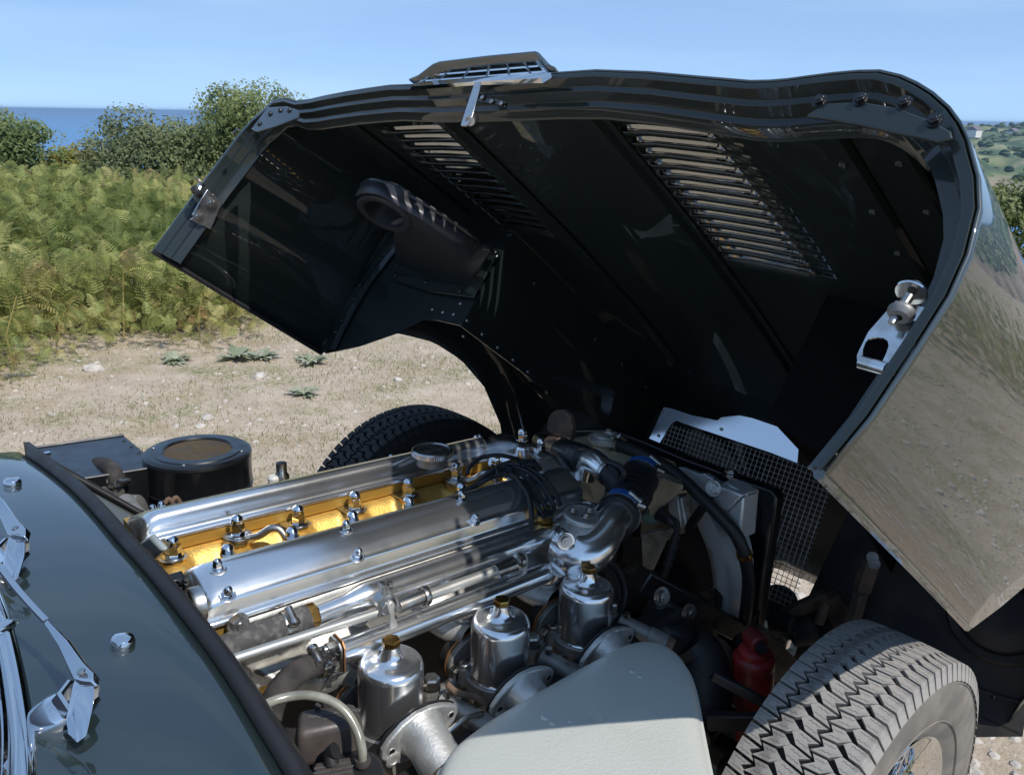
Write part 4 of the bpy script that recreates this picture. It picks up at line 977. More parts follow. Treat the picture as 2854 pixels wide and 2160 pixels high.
# ---- cam covers
ME_CNUT = nutmesh('cover_nut', .0062, .008, M_CHROME, dome=True, washer=.0080)
def cover(prof, nm, x0, x1, sgn, yb):
    par = empty('cam_cover', CAR); par['label'] = nm
    rows = []
    zc = .748
    yc = sum(p[0] for p in prof) / len(prof)
    for x, k in ((x0, .0), (x0 + .0005, .30), (x0 + .004, .58), (x0 + .010, .80), (x0 + .018, .93), (x0 + .028, 1.0), *[(x, 1.0) for x in np.linspace(x0 + .06, x1 - .03, 14)], (x1, 1.0)):
        rows.append([Vector((x, yc + (y - yc) * (.90 + .10 * min(1, k * 1.1)), zc - .006 + (z - (zc - .006)) * (k if z > zc - .002 else 1))) for y, z in prof])
    MB().grid(rows).build('cover_shell', M_POLISH, par, smooth=50)
    return par
def fine(pts, n=4): return [(p.x, p.y) for p in spline([Vector((a, b, 0)) for a, b in pts], n)]
def fillet(segs):
    out = []
    for s_ in segs: out += s_
    return out
near_prof = [(-.052, .741), (-.054, .750)] + fine([(-.057, .757), (-.066, .767), (-.082, .7770), (-.100, .7845), (-.118, .7865), (-.136, .7825), (-.150, .7750), (-.160, .7668)], 4) + [(-.1640, .7625), (-.1655, .757), (-.1660, .7445), (-.167, .7418), (-.1735, .7402), (-.1748, .738), (-.1748, .7345)]
def on_near(px, py):
    z = .80
    while z > .74:
        p = PZ(px, py, z); h = [b + (d - b) * (p.y - a) / (c - a) for (a, b), (c, d) in zip(near_prof[2:-5], near_prof[3:-4]) if c <= p.y <= a]
        if h and h[0] >= z: return p
        z -= .0005
    return PZ(px, py, .77)
far_prof = [(.0815, .7415), (.0815, .7465), (.083, .748), (.0875, .7485), (.0895, .751)] + fine([(.0915, .755), (.0945, .766), (.099, .7755), (.107, .7805), (.118, .779), (.14, .7715), (.165, .759)], 3) + [(.178, .752), (.182, .742)]
NCOV = cover(near_prof, 'near polished cam cover over the carburettors', XR, -.185, -1, 0)
FCOV = cover(far_prof, 'far polished cam cover with the knurled oil filler cap', XR, -.20, 1, 0)
def cnut(px, py, z, par, ax): inst(ME_CNUT, 'cover_nut', par, loc_rot(PZ(px, py, z), ax))
cups = MB().lathe([(.0112, .0001), (.0100, .0006), (.0088, .0003), (.008, -.0005), (0, -.0005)], (0, 0, 0), (0, 0, 1), 22).mesh('nut_dish', 60); cups.materials.append(M_POLISH)
for a, b, ax in ((607, 1587, (0, .05, 1)), (633, 1658, (0, -.45, .9)), (965, 1478, (0, .05, 1)), (995, 1550, (0, -.45, .9)), (1286, 1393, (0, .05, 1)), (1320, 1452, (0, -.45, .9))):
    q_ = on_near(a, b); inst(ME_CNUT, 'cover_nut', NCOV, loc_rot(q_, ax)); inst(cups, 'nut_dish', NCOV, loc_rot(q_ + Vector((0, 0, .0004)), ax))
for a, b in ((452, 1415), (428, 1424), (1094, 1280), (1067, 1291), (1330, 1225), (1300, 1240)):
    p = PY(a, b, .155); inst(ME_CNUT, 'cover_nut', FCOV, loc_rot(p - Vector((0, 0, .006)), (0, .35, 1)))
# rear boss of the near cover, and rev-counter generator behind it
MB().lathe([(.0, -.008), (.034, -.008), (.039, -.005), (.041, 0), (.041, .012)], (XR + .006, -.110, .722), (1, 0, 0), 36).build('cover_boss', M_POLISH, NCOV)
GEN = empty('generator', CAR)
MB().lathe([(0, 0), (.020, 0), (.022, .003), (.022, .014)], PX(530, 1690, -.868), (1, 0, 0), 24).build('generator_body', M_STEEL, GEN)
for pts in (((470, 1625), (480, 1650), (475, 1690), (500, 1720)), ((500, 1615), (490, 1660), (500, 1700)), ((520, 1615), (515, 1640), (525, 1690), (540, 1720)), ((475, 1640), (500, 1630), (520, 1625))):
    MB().tube(spline([PX(a, b, -.872) for a, b in pts], 5), .0028, 7).build('wire', M_RUBBER, GEN)
MB().box(PX(488, 1615, -.875), (.02, .014, .012), Matrix.Rotation(.4, 3, 'X')).build('connector', M_BLACK, GEN, bevel=.002)
# oil filler cap on the far cover
OC = empty('oil_filler', CAR); pc = PZ(1205, 1262, .794)
MB().lathe([(.029, -.022), (.028, -.010), (.029, -.004)], pc, (0, .0, 1), 32).build('filler_neck', M_DULL, OC)
kn = MB(); rw = []
for h, r in ((-.004, .036), (-.003, .038), (.006, .038), (.008, .036), (.0085, .033), (.0065, .030), (.0065, 0.0005)):
    rw.append([pc + Vector((math.cos(2 * math.pi * k / 120) * (r + (.0006 if k % 2 and .03 < r and -.0035 < h < .007 else 0)), math.sin(2 * math.pi * k / 120) * (r + (.0006 if k % 2 and .03 < r and -.0035 < h < .007 else 0)), h)) for k in range(120)])
kn.grid(rw, close=True).build('filler_cap', M_BRUSH, OC, smooth=30)
# ---- polished front castings with nuts
FC = empty('timing_end', CAR); FC['label'] = 'polished timing-end cover behind the coil'
def loft(rows_px, ax, vals, nm, m, par, n=4, **k):
    rows = [spline(pp([(a, b, ax, v) for a, b in r]), n) for r, v in zip(rows_px, vals)]
    return MB().grid(rows).build(nm, m, par, smooth=60, **k)
A = [(1470, 1262), (1500, 1290), (1532, 1330), (1560, 1375), (1575, 1420), (1580, 1460)]
B_ = [(1488, 1250), (1530, 1270), (1570, 1310), (1596, 1365), (1606, 1420), (1602, 1465)]
C_ = [(1500, 1246), (1555, 1262), (1610, 1305), (1640, 1350), (1656, 1400), (1652, 1450)]
D_ = [(1505, 1262), (1560, 1280), (1620, 1325), (1650, 1375), (1660, 1430), (1655, 1470)]
mid_ = [((a + c) / 2, (b + d) / 2 - 6) for (a, b), (c, d) in zip(B_, C_)]
rows = [spline([PX(a, b, v) for a, b in r], 4) for r, v in ((A, -.185), ([(a + 8, b - 5) for a, b in A], -.178), ([((a + c) / 2 + 2, (b + d) / 2 - 2) for (a, b), (c, d) in zip(A, B_)], -.168), (B_, -.155))]
MB().grid(rows).build('timing_cover', mat('satin_alloy_rim', (.88, .88, .89), .30, metal=1.0), FC, smooth=60)
rows = [spline([PX(a, b, v) for a, b in r], 4) for r, v in ((B_, -.155), ([(a + 4, b - 3) for a, b in B_], -.150), (mid_, -.12), (C_, -.085), (D_, -.07))]
MB().grid(rows).build('timing_cover', M_DASH, FC, smooth=60)
A2 = [(1345, 1240), (1352, 1262), (1360, 1290), (1363, 1300)]; B2 = [(1368, 1215), (1395, 1232), (1425, 1258), (1437, 1276)]; C2 = [(1400, 1206), (1445, 1218), (1480, 1240), (1490, 1262)]
rows = [spline([PX(a, b, v) for a, b in r], 4) for r, v in ((A2, -.205), (B2, -.17), (C2, -.12))]
MB().grid(rows).build('timing_cover', M_DARKALU, FC, smooth=60)
MB().grid([spline([PX(a, b, -.16) for a, b in ((1405, 1275), (1440, 1256), (1480, 1245), (1500, 1250))], 4), spline([PX(a, b, -.15) for a, b in ((1440, 1300), (1465, 1285), (1490, 1275), (1510, 1270))], 4)]).build('cover_web', M_DARKALU, FC, smooth=60)
for a, b, r in ((1337, 1235, 1), (1455, 1226, 1.25), (1506, 1250, 1.1)):
    inst(ME_CNUT, 'cover_nut', FC, loc_rot(PX(a, b, -.16), (0, 0, 1)) @ Matrix.Scale(1.25 * r, 4))
for a, b in ((1537, 1312), (1572, 1365)): inst(ME_CNUT, 'cover_nut', FC, loc_rot(PX(a, b, -.155), (-.8, -.5, .35)) @ Matrix.Scale(.9, 4))
MB().lathe([(.013, -.02), (.015, 0), (.012, .006), (0, .007)], PX(1458, 1252, -.165), (0, 0, 1), 20).build('stud_boss', M_DARKALU, FC)
sweep([(.20, .55), (.20, .70), (.12, .71), (0, .69), (-.10, .68), (-.16, .66), (-.16, .55)], -.165, -.12, 'timing_case', M_CAST, FC, smooth=30)
# ---- spark plug leads
LEADS = empty('plug_leads', CAR)
lead_px = [
    [(1302, 1322, .79), (1310, 1300, .80), (1340, 1276, .81), (1385, 1268, .815), (1430, 1276, .81), (1462, 1290, .80), (1490, 1310, .79)],
    [(1330, 1345, .77), (1360, 1318, .79), (1400, 1297, .80), (1440, 1294, .805), (1480, 1308, .80), (1520, 1338, .79), (1548, 1375, .775), (1562, 1410, .76)],
    [(1335, 1350, .77), (1370, 1325, .785), (1410, 1305, .795), (1450, 1306, .80), (1490, 1330, .795), (1520, 1365, .785), (1540, 1400, .77), (1545, 1420, .755)],
    [(1310, 1365, .76), (1350, 1340, .78), (1400, 1315, .79), (1440, 1315, .795), (1475, 1340, .79), (1500, 1375, .785), (1520, 1415, .77), (1525, 1430, .755)],
    [(1250, 1392, .75), (1300, 1365, .765), (1360, 1335, .78), (1400, 1322, .79), (1440, 1332, .79), (1470, 1360, .785), (1490, 1395, .78), (1512, 1430, .765), (1515, 1440, .75)],
    [(1330, 1352, .77), (1380, 1326, .785), (1420, 1326, .79), (1450, 1345, .788), (1472, 1380, .784), (1482, 1420, .775), (1484, 1460, .755), (1480, 1480, .745)],
    [(1390, 1310, .80), (1430, 1325, .80), (1455, 1352, .795), (1474, 1385, .79), (1480, 1430, .775), (1478, 1470, .75)]]
for L_ in lead_px: MB().tube(spline([PZ(a, b, z) for a, b, z in L_], 6), .0040, 9).build('lead', M_RUBBER, LEADS)
for a, b, z in ((1470, 1290, .803), (1405, 1308, .80), (1520, 1430, .76)):
    t = MB(); rr = random.Random(a)
    for k in range(26): t.tube(spline([PZ(a + rr.uniform(-22, 22), b + rr.uniform(-10, 10), z + rr.uniform(0, .006)) for _ in range(4)], 3), .0016, 5)
    t.build('cable_tie', M_RUBBER, LEADS)
# ------------------------------------------------------------------ coolant rail, thermostat housing, hoses
RAIL = empty('coolant_rail', CAR)
yR, zR = -.186, .712
xa, xb = PY(880, 1715, yR).x, PY(1560, 1500, yR).x
MB().tube(spline([(xa, yR, zR - .002), (xa + .02, yR, zR - .001), (xa + .045, yR, zR), (xa + .075, yR, zR + .001), *[(x, yR, zR) for x in np.linspace(xa + .11, xb, 8)]], 4), [.0145, .0145, .0150, .0205, .0215, .0215, .0215, .0215, .0215, .0215, .0215, .022], 24).build('rail_tube', M_POLISH, RAIL, smooth=60)
for px, py in ((1000, 1690), (1180, 1640), (1400, 1570)):
    q = PY(px, py, yR + .01); MB().tube([q + Vector((0, .03, -.03)), q + Vector((0, 0, -.012))], .018, 16).build('rail_branch', M_POLISH, RAIL)
MB().lathe([(.0175, 0), (.0175, .012), (.0155, .013)], (xa - .012, yR, zR), (1, 0, 0), 6).build('rail_union', M_BRASS, RAIL, smooth=20, bevel=.001)
HO = empty('heater_hose', CAR); HO['label'] = 'worn grey corrugated hose clamped to the coolant rail'
hp = spline([PY(560, 1850, -.20), PY(620, 1815, -.192), PY(700, 1778, -.188), PY(780, 1752, -.187), Vector((xa - .012, yR, zR - .002))], 14)
MB().tube(hp, [.0185 + (.0007 if i % 2 else 0) for i in range(len(hp))], 22).build('hose_tube', M_HOSE, HO)
def clamp(p, ax, r, w, m, par, scr=None):
    MB().lathe([(r, -w / 2), (r + .0022, -w / 2), (r + .0024, 0), (r + .0022, w / 2), (r, w / 2)], p, ax, 28).build('clamp_band', m, par, smooth=40)
    if scr is not None:
        u = Vector(scr).normalized(); q = Vector(p) + u * (r + .006); t = Vector(ax).cross(u).normalized()
        MB().lathe([(.0, -.012), (.0055, -.012), (.0058, .008), (.0075, .009), (.0075, .014), (.005, .0155), (0, .0155)], q, t, 14).build('clamp_screw', M_STEEL, par)
clamp(hp[-1] + Vector((-.028, .0, 0)), (1, -.05, .05), .0192, .013, M_STEEL, HO, (.0, -.5, .85))
TH = empty('thermostat_housing', CAR); TH['label'] = 'polished thermostat housing with its elbow to the top hose'
tq = lambda a, b, y: PY(a, b, y)
MB().tube(spline([Vector((xb - .02, yR, zR)), Vector((xb + .015, yR, zR + .004)), Vector((xb + .05, yR - .004, zR + .004)), Vector((xb + .075, yR - .008, zR))], 5), [.0235, .028, .034, .036, .034], 24).build('housing_body', M_POLISH, TH, smooth=60)
MB().lathe([(.0, .0), (.031, 0), (.033, .002), (.033, .007), (.030, .009), (.027, .014), (.026, .03)], PZ(1625, 1432, .757), (0, .1, -1), 32).build('housing_cover', M_CAST, TH, smooth=35)
for a, b in ((1597, 1424), (1643, 1424), (1632, 1440)): inst(ME_BOLT, 'bolt', TH, loc_rot(PZ(a, b, .763), (0, 0, 1)) @ Matrix.Scale(.6, 4))
MB().lathe([(.017, -.012), (.017, 0), (.0125, .002), (.0125, .018), (.0105, .020), (.008, .021), (.0075, .030), (0, .031)], PZ(1519, 1455, .735), (0, 0, 1), 6).build('temperature_sender', M_BRASS, TH, smooth=20)
# polished elbow: flange plane to the viewer's right, turning up to the hose
fl = [(1548, 1500), (1565, 1485), (1610, 1468), (1632, 1472), (1642, 1480)]
elb = spline([PY(1560, 1530, -.215), PY(1600, 1545, -.245), PY(1650, 1530, -.262), PY(1690, 1480, -.258), PY(1705, 1455, -.25), PY(1722, 1437, -.243)], 7)
MB().tube(elb, [.030, .038, .040, .036, .0305, .0285, .0285, .0285], 28).build('elbow', M_POLISH, TH, smooth=60)
MB().lathe([(0, 0), (.037, 0), (.040, .003), (.040, .007), (.037, .010), (0, .010)], PY(1568, 1528, -.213), (-.7, .55, -.1), 36).build('elbow_flange', M_POLISH, TH, smooth=40)
MB().lathe([(.018, -.02), (.016, .0), (.0145, .002), (0, .002)], PY(1577, 1508, -.252), (-.45, -.85, .2), 20).build('bolt_boss', M_POLISH, TH)
inst(ME_BOLT, 'bolt', TH, loc_rot(PY(1576, 1507, -.254), (-.45, -.85, .2)) @ Matrix.Scale(.95, 4))
inst(ME_BOLT, 'bolt', TH, loc_rot(PY(1700, 1505, -.275), (-.3, -.85, .4)) @ Matrix.Scale(.9, 4))
TOPH = empty('top_hose', CAR); TOPH['label'] = 'black ribbed top hose with two blue clamp bands'
h0, h1 = elb[-2], PX(1788, 1325, -.015)
hs = [h0.lerp(h1, t) for t in np.linspace(0, 1, 34)]
rad_h = [.0365 + (.0035 * math.sin((t - .30) * 2 * math.pi / .085) ** 2 if .30 < t < .58 else 0) for t in np.linspace(0, 1, 34)]
MB().tube(hs, rad_h, 28).build('hose_tube', M_RUBBER, TOPH, smooth=60)
hd = (h1 - h0).normalized()
clamp(h0 + hd * .018, hd, .0372, .014, M_STEEL, TOPH, (.2, -.5, .8)); clamp(h0.lerp(h1, .95), hd, .0372, .014, M_STEEL, TOPH, (.6, -.2, .75))
def band(p, ax, r, w, u, nm='clamp_label'):
    u_, v_, d = frame(ax); MB().lathe([(r, -w / 2), (r + .0012, -w / 2), (r + .0012, w / 2), (r, w / 2)], p, ax, 14, a0=-.65, a1=.65, up=u).build(nm, M_BLUE, TOPH, smooth=50)
band(h0 + hd * .018, hd, .0400, .0175, (-.25, -.30, .9)); band(h0.lerp(h1, .95), hd, .0400, .0175, (-.1, -.1, 1))
for p in (h0 + hd * .018, h0.lerp(h1, .95)): MB().tube([p + Vector((.006, -.030, .026)), p + Vector((.018, -.038, .020))], .0065, 10).build('clamp_screw', M_STEEL, TOPH)
# ---- throttle linkage rod
ROD = empty('throttle_rod', CAR); M_RODZ = mat('dull_zinc_rod', (.62, .61, .56), rough=.42, metal=.8, rvar=.06)
yK, zK = -.246, .7235
ra, rm_, rb = PY(560, 1865, yK), PY(1052, 1706, yK), PY(1430, 1572, yK)
MB().tube([ra, rm_], .0062, 12).build('link_rod', M_RODZ, ROD); MB().tube([PY(1110, 1690, yK), rb], .0078, 14).build('link_rod', M_RODZ, ROD)
MB().tube([PY(1110, 1690, yK), PY(1180, 1662, yK)], .0098, 14).build('rod_sleeve', M_STEEL, ROD); MB().lathe([(.0135, -.004), (.0145, 0), (.0135, .004)], PY(1184, 1660, yK), (1, 0, 0), 18).build('rod_collar', M_STEEL, ROD)
MB().tube([PY(1380, 1592, yK), PY(1432, 1572, yK)], [.0105, .0105, .0125, .0125], 16).build('rod_sleeve', M_STEEL, ROD)
for pts, th in ((((1053, 1718), (1060, 1700), (1052, 1680), (1068, 1658), (1068, 1632), (1076, 1632), (1078, 1662), (1062, 1684), (1068, 1702), (1060, 1722)), .014), (((1110, 1690), (1104, 1668), (1090, 1652), (1078, 1648), (1076, 1632), (1084, 1632), (1088, 1646), (1100, 1658), (1112, 1672), (1118, 1694)), .014)):
    MB().prism([PY(a, b, yK - .008) for a, b in pts], (0, th, 0)).build('clevis', M_STEEL, ROD, bevel=.0008)
for a, b in ((1065, 1635), (1084, 1632)): MB().tube([PY(a - 6, b, yK), PY(a + 6, b - 2, yK)], .006, 10).build('clevis_pin', M_STEEL, ROD)
MB().prism([PY(a, b, yK - .004) for a, b in ((1078, 1690), (1090, 1674), (1102, 1682), (1100, 1720), (1112, 1752), (1088, 1756), (1086, 1716))], (.004, .010, 0)).build('pedestal', M_CAST, ROD, bevel=.003)
MB().prism([PY(a, b, yK - .002) for a, b in ((1062, 1700), (1078, 1676), (1086, 1690), (1080, 1715), (1068, 1715))], (0, .02, 0)).build('joint_block', M_STEEL, ROD, bevel=.002)
MB().prism([PY(a, b, yK + .002) for a, b in ((1432, 1560), (1440, 1547), (1456, 1541), (1470, 1548), (1474, 1566), (1470, 1590), (1476, 1625), (1460, 1630), (1458, 1590), (1440, 1585))], (.006, .012, 0)).build('pedestal', M_CAST, ROD, bevel=.003)
MB().lathe([(.0075, -.004), (.0115, -.004), (.012, 0), (.0115, .004), (.0075, .004)], PY(1450, 1562, yK), (1, 0, 0), 20).build('rod_collar', M_STEEL, ROD)
MB().tube(spline([PY(1402, 1600, yK - .01), PY(1394, 1608, yK - .012), PY(1388, 1612, yK - .01)], 4), .0022, 7).build('split_pin', M_STEEL, ROD)
# ---- inlet manifold and balance pipe
MAN = empty('inlet_manifold', CAR); MAN['label'] = 'pale cast inlet manifold under the balance pipe'
yB, zB = -.240, .679
ba, bb = PY(948, 1820, yB), PY(1530, 1592, yB)
MB().tube(spline([ba, ba.lerp(bb, .5), ba.lerp(bb, .93), bb], 6), [.0165] * 8 + [.0165, .0165, .015, .010, .002], 24).build('balance_pipe', M_POLISH, MAN, smooth=60)
fp = ba + Vector((-.004, 0, 0))
MB().prism([fp + Vector((0, a, b)) for a, b in ((-.011, .024), (.011, .024), (.017, .017), (.017, -.017), (.011, -.024), (-.011, -.024), (-.017, -.017), (-.017, .017))], (-.005, 0, 0)).build('pipe_flange', M_STEEL, MAN, bevel=.0015)
MB().prism([fp + Vector((.001, a, b)) for a, b in ((-.0115, .0245), (.0115, .0245), (.0175, .0175), (.0175, -.0175), (.0115, -.0245), (-.0115, -.0245), (-.0175, -.0175), (-.0175, .0175))], (.002, 0, 0)).build('pipe_gasket', M_COPPER, MAN)
inst(nutmesh('nut', .0085, .012, M_STEEL), 'nut', MAN, loc_rot(fp + Vector((-.005, -.003, .016)), (-1, 0, 0)))
inst(nutmesh('nut', .0085, .012, M_DULL), 'nut', MAN, loc_rot(fp + Vector((-.005, -.003, -.017)), (-1, 0, 0)))
CDZ = -.017
carb_x = [PZ(a, b, .732 + CDZ).x for a, b in ((1090, 1768), (1400, 1657), (1642, 1567))]
for i, x in enumerate(carb_x):
    rows = []
    for t in np.linspace(0, 1, 9):
        c_ = Vector((x - .02 + .025 * t, -.165 - .075 * t, .655 - .035 * t - .012 * math.sin(t * 3.14))); r = .034 - .006 * t; e = 1.7 - .55 * t
        rows.append([c_ + Vector((math.cos(a) * r * e, 0, math.sin(a) * r * .8)) for a in np.linspace(0, 2 * math.pi, 25)[:-1]])
    MB().grid(rows, close=True).build('runner', M_CAST, MAN, smooth=60)
    MB().tube(spline([(x - .01, -.215, .655), (x - .008, -.232, .664), (x - .008, yB, zB)], 4), [.022, .019, .017], 16).build('runner_neck', M_POLISH, MAN)
sweep([(-.160, .735), (-.174, .728), (-.172, .62), (-.158, .62)], XR + .03, XF - .02, 'manifold_flange', M_CAST, MAN, smooth=20, bevel=.003)
for a, b in ((663, 1737), (672, 1885), (1165, 1660)): inst(ME_BOLT, 'bolt', MAN, loc_rot(PY(a, b, -.178), (0, -1, .1)) @ Matrix.Scale(1.2, 4))
rows = []     # broad rear runner seen below the rod
for pts in (((705, 1862), (760, 1838), (840, 1812), (930, 1790), (975, 1788)), ((712, 1872), (780, 1850), (860, 1830), (930, 1815), (985, 1806)), ((765, 1898), (830, 1880), (890, 1870), (950, 1850), (990, 1840)), ((815, 1920), (860, 1932), (910, 1930), (960, 1900), (1000, 1870))):
    rows.append(pts)
zz = (.650, .655, .640, .610)
MB().grid([spline([PZ(a, b, z) for a, b in r], 4) for r, z in zip(rows, zz)]).build('runner', M_CAST, MAN, smooth=60, solid=.006)
HB = empty('balance_hose', CAR); HB['label'] = 'brown braided hose bent down from the balance pipe'
bh = spline([fp + Vector((-.012, -.002, -.004)), PY(870, 1855, -.245), PY(820, 1880, -.255), PY(775, 1930, -.265), PY(752, 1990, -.275), PY(748, 2050, -.29), PY(765, 2120, -.30), PY(790, 2200, -.31)], 8)
MB().tube(bh, .0155, 20).build('hose_tube', M_CLOTH, HB)
clamp(bh[4], (bh[5] - bh[3]), .0160, .010, M_STEEL, HB, (-.4, -.3, .8))
fz = MB(); rr = random.Random(2)
for k in range(60):
    p = bh[2] + Vector((rr.uniform(-.012, .006), rr.uniform(-.02, .0), rr.uniform(-.02, .02))); fz.tube([p, p + Vector((rr.uniform(-.012, .012), rr.uniform(-.010, .0), rr.uniform(-.012, .014)))], .0007, 4)
fz.build('frayed_threads', M_RUBBER, HB)

# ------------------------------------------------------------------ carburettors
def carburettor(i, cx, label):
    c = empty('carburettor', CAR); c['label'] = label
    y = PZ((1090, 1400, 1642)[i], (1768, 1657, 1567)[i], .732 + CDZ).y; o = Vector((cx, y, CDZ)); ax = (0, 0, 1)
    def L(p, z): return o + Vector((p[0], p[1], z))
    # dashpot: straight wall, rolled shoulder, flat top, conical neck
    pr = [(.0450, .6035), (.0455, .606), (.0440, .608), (.0435, .612), (.0435, .682)] + [(.0345 + .009 * math.cos(a), .682 + .0125 * math.sin(a)) for a in np.linspace(.15, math.pi / 2, 6)] + [(.027, .6955), (.020, .6965), (.0165, .699), (.0140, .704), (.0115, .712), (.0110, .7165), (0, .7165)]
    MB().lathe(pr, o, ax, 48).build('dashpot', M_DASH, c, smooth=40)
    for k in range(3):
        a = 2.1 * k + .3; MB().box(o + Vector((math.cos(a) * .0135, math.sin(a) * .0135, .703)), (.006, .003, .012), Matrix.Rotation(a, 3, 'Z')).build('neck_rib', M_DASH, c, bevel=.001) if k == 1 else None
    MB().lathe([(.0105, .7165), (.0125, .717), (.0125, .7235), (.0115, .7255), (0, .7258)], o, ax, 6, up=(1, .3 + i * .5, 0)).build('brass_cap', M_BRASS, c, smooth=20)
    # body under it
    MB().lathe([(.050, .590), (.050, .6035), (.046, .605)], o, ax, 40).build('body_flange', M_DULL, c)
    MB().lathe([(.030, .535), (.043, .56), (.046, .590)], o, ax, 32).build('body', M_DULL, c, smooth=50)
    MB().tube(spline([o + Vector((0, .06, .575)), o + Vector((0, .02, .572)), o + Vector((0, -.03, .572)), o + Vector((0, -.055, .575))], 4), [.028, .031, .031, .030], 20).build('bore', M_DULL, c)
    MB().lathe([(.024, .470), (.026, .475), (.026, .53), (.030, .54)], o + Vector((.02, 0, 0)), ax, 20).build('jet_housing', M_DULL, c)
    # three suction-chamber screws on ears
    for a in (-1.15, .35, 2.6):
        e = o + Vector((math.cos(a) * .051, math.sin(a) * .051, 0))
        MB().lathe([(.0085, .588), (.0085, .614), (.0075, .615)], e, ax, 14).build('screw_ear', M_DULL, c)
        MB().lathe([(.0080, .614), (.0082, .621), (.0070, .6225), (0, .6225)], e, ax, 18).build('screw', M_STEEL, c)
        MB().box(e + Vector((0, 0, .6228)), (.0145, .0018, .0012), Matrix.Rotation(a + .8, 3, 'Z')).build('screw_slot', M_BLACK, c)
    # manifold flange with copper-edged gasket and nuts, behind (towards the engine)
    yb = .050
    ov = [Vector((math.cos(a) * (.052 if abs(math.cos(a)) > .4 else .050), 0, math.sin(a) * .040)) for a in np.linspace(0, 2 * math.pi, 29)[:-1]]
    MB().prism([o + Vector((p.x * 1.02, yb, .600 + p.z)) for p in ov], (0, .010, 0)).build('mounting_flange', M_DULL, c, bevel=.002)
    MB().prism([o + Vector((p.x * 1.05, yb + .010, .600 + p.z * 1.05)) for p in ov], (0, .0025, 0)).build('gasket', M_COPPER, c)
    MB().prism([o + Vector((p.x * 1.02, yb + .0125, .600 + p.z)) for p in ov], (0, .016, 0)).build('insulator', M_SATIN, c)
    for sx in (-1, 1): inst(ME_BOLT, 'nut', c, loc_rot(o + Vector((sx * .040, yb - .001, .604 + .012 * sx)), (0, -1, .12)) @ Matrix.Scale(1.35, 4))
    # intake plate (lozenge) and trumpet to the plenum
    fy = -.058
    ang = [(.057, .006), (.055, .016), (.046, .023), (.030, .031), (.012, .0355), (-.010, .0355), (-.030, .028), (-.048, .014), (-.057, .002), (-.058, -.010), (-.052, -.018), (-.030, -.033), (0, -.037), (.030, -.033), (.048, -.016)]
    ROT = Matrix.Rotation(.10, 3, 'X')
    P0 = PY(*((1165, 2032), (1450, 1922), (1686, 1805))[i], o.y + fy)
    ring = [P0 + ROT @ Vector((a, 0, b)) for a, b in ang]
    MB().prism(ring, ROT @ Vector((0, -.009, 0))).build('intake_plate', M_CAST, c, bevel=.0025, seg=3, smooth=30)
    MB().prism([P0 + ROT @ Vector((a * 1.01, .0005, b * 1.015)) for a, b in ang], ROT @ Vector((0, .003, 0))).build('plate_gasket', M_SATIN, c)
    d = ROT @ Vector((0, -1, 0))
    MB().tube([P0 + d * .008, P0 + d * .013, P0 + d * .03 + Vector((0, 0, -.003)), P0 + d * .062 + Vector((.0, 0, -.014))], [.035, .0305, .029, .0295], 28).build('trumpet', M_CAST, c, smooth=40)
    for sx, sz in ((1, .009), (-1, -.004)):
        q = P0 + ROT @ Vector((sx * .0445, -.0095, sz))
        MB().lathe([(.0045, .0), (.0058, .0003), (.0052, .0009), (.0040, .0009)], q, d, 14).build('plate_hole_rim', M_CAST, c)
        MB().lathe([(.0045, .0006), (0, .0006)], q, d, 14).build('plate_hole', M_BLACK, c)
    for sx, sz in ((.0335, -.022), (-.0360, .020 - .038)):
        q = P0 + ROT @ Vector((sx + .006 * (1 if sx > 0 else -1), -.009, sz)); MB().lathe([(.0105, 0), (.0105, .002), (.008, .0035), (.0055, .0035), (.005, .0025), (0, .0025)], q, d, 18).build('plate_boss', M_CAST, c)
    # float chamber lever side (front): banjo bolt and cylinder
    if i < 2 or True:
        bx = o + Vector((.068, .004, 0))
        MB().lathe([(.012, .575), (.012, .612), (.0135, .613), (.0135, .620)], bx, ax, 16).build('banjo', M_DULL, c)
        MB().lathe([(.0125, .620), (.0125, .634), (.0105, .637), (0, .638)], bx, ax, 6).build('banjo_bolt', M_STEEL, c, smooth=20)
        q0 = o + Vector((.074, -.012, .606)); q1 = o + Vector((.108, -.085, .588))
        MB().tube([q0, q0.lerp(q1, .62), q0.lerp(q1, .63), q1], [.0135, .0145, .0165, .0165], 20).build('chamber_arm', M_DULL, c)
        MB().lathe([(.0145, 0), (.0145, .010), (.0125, .012), (0, .0122)], q1, q1 - q0, 6).build('chamber_bolt', M_RUST, c, smooth=20)
        MB().tube([q0 + Vector((.004, -.012, .012)), q0 + Vector((.004, -.012, .020))], .0055, 12).build('stud', M_STEEL, c)
    # throttle spindle, stop screws with springs (rear side)
    sx = -.066
    MB().tube([o + Vector((-.03, .045, .578)), o + Vector((-.095, .040, .576))], .0105, 14).build('spindle_boss', M_DULL, c)
    MB().lathe([(.008, 0), (.0095, .002), (.0095, .012), (.007, .014), (0, .014)], o + Vector((-.097, .040, .576)), (-1, 0, 0), 12).build('spindle_nut', M_STEEL, c)
    for dx, dy in ((-.072, .004), (-.052, -.006)):
        s0 = o + Vector((dx, dy, .548)); pts = [s0 + Vector((math.cos(t) * .005, math.sin(t) * .005, t * .0009)) for t in np.linspace(0, 2 * math.pi * 5.5, 66)]
        MB().tube(pts, .0011, 5).build('spring', M_STEEL, c); MB().tube([s0 + Vector((0, 0, -.012)), s0 + Vector((0, 0, .042))], .0032, 8).build('stop_screw', M_STEEL, c)
        MB().lathe([(.0062, .036), (.0062, .042), (0, .043)], s0, ax, 10).build('stop_screw_head', M_STEEL, c)
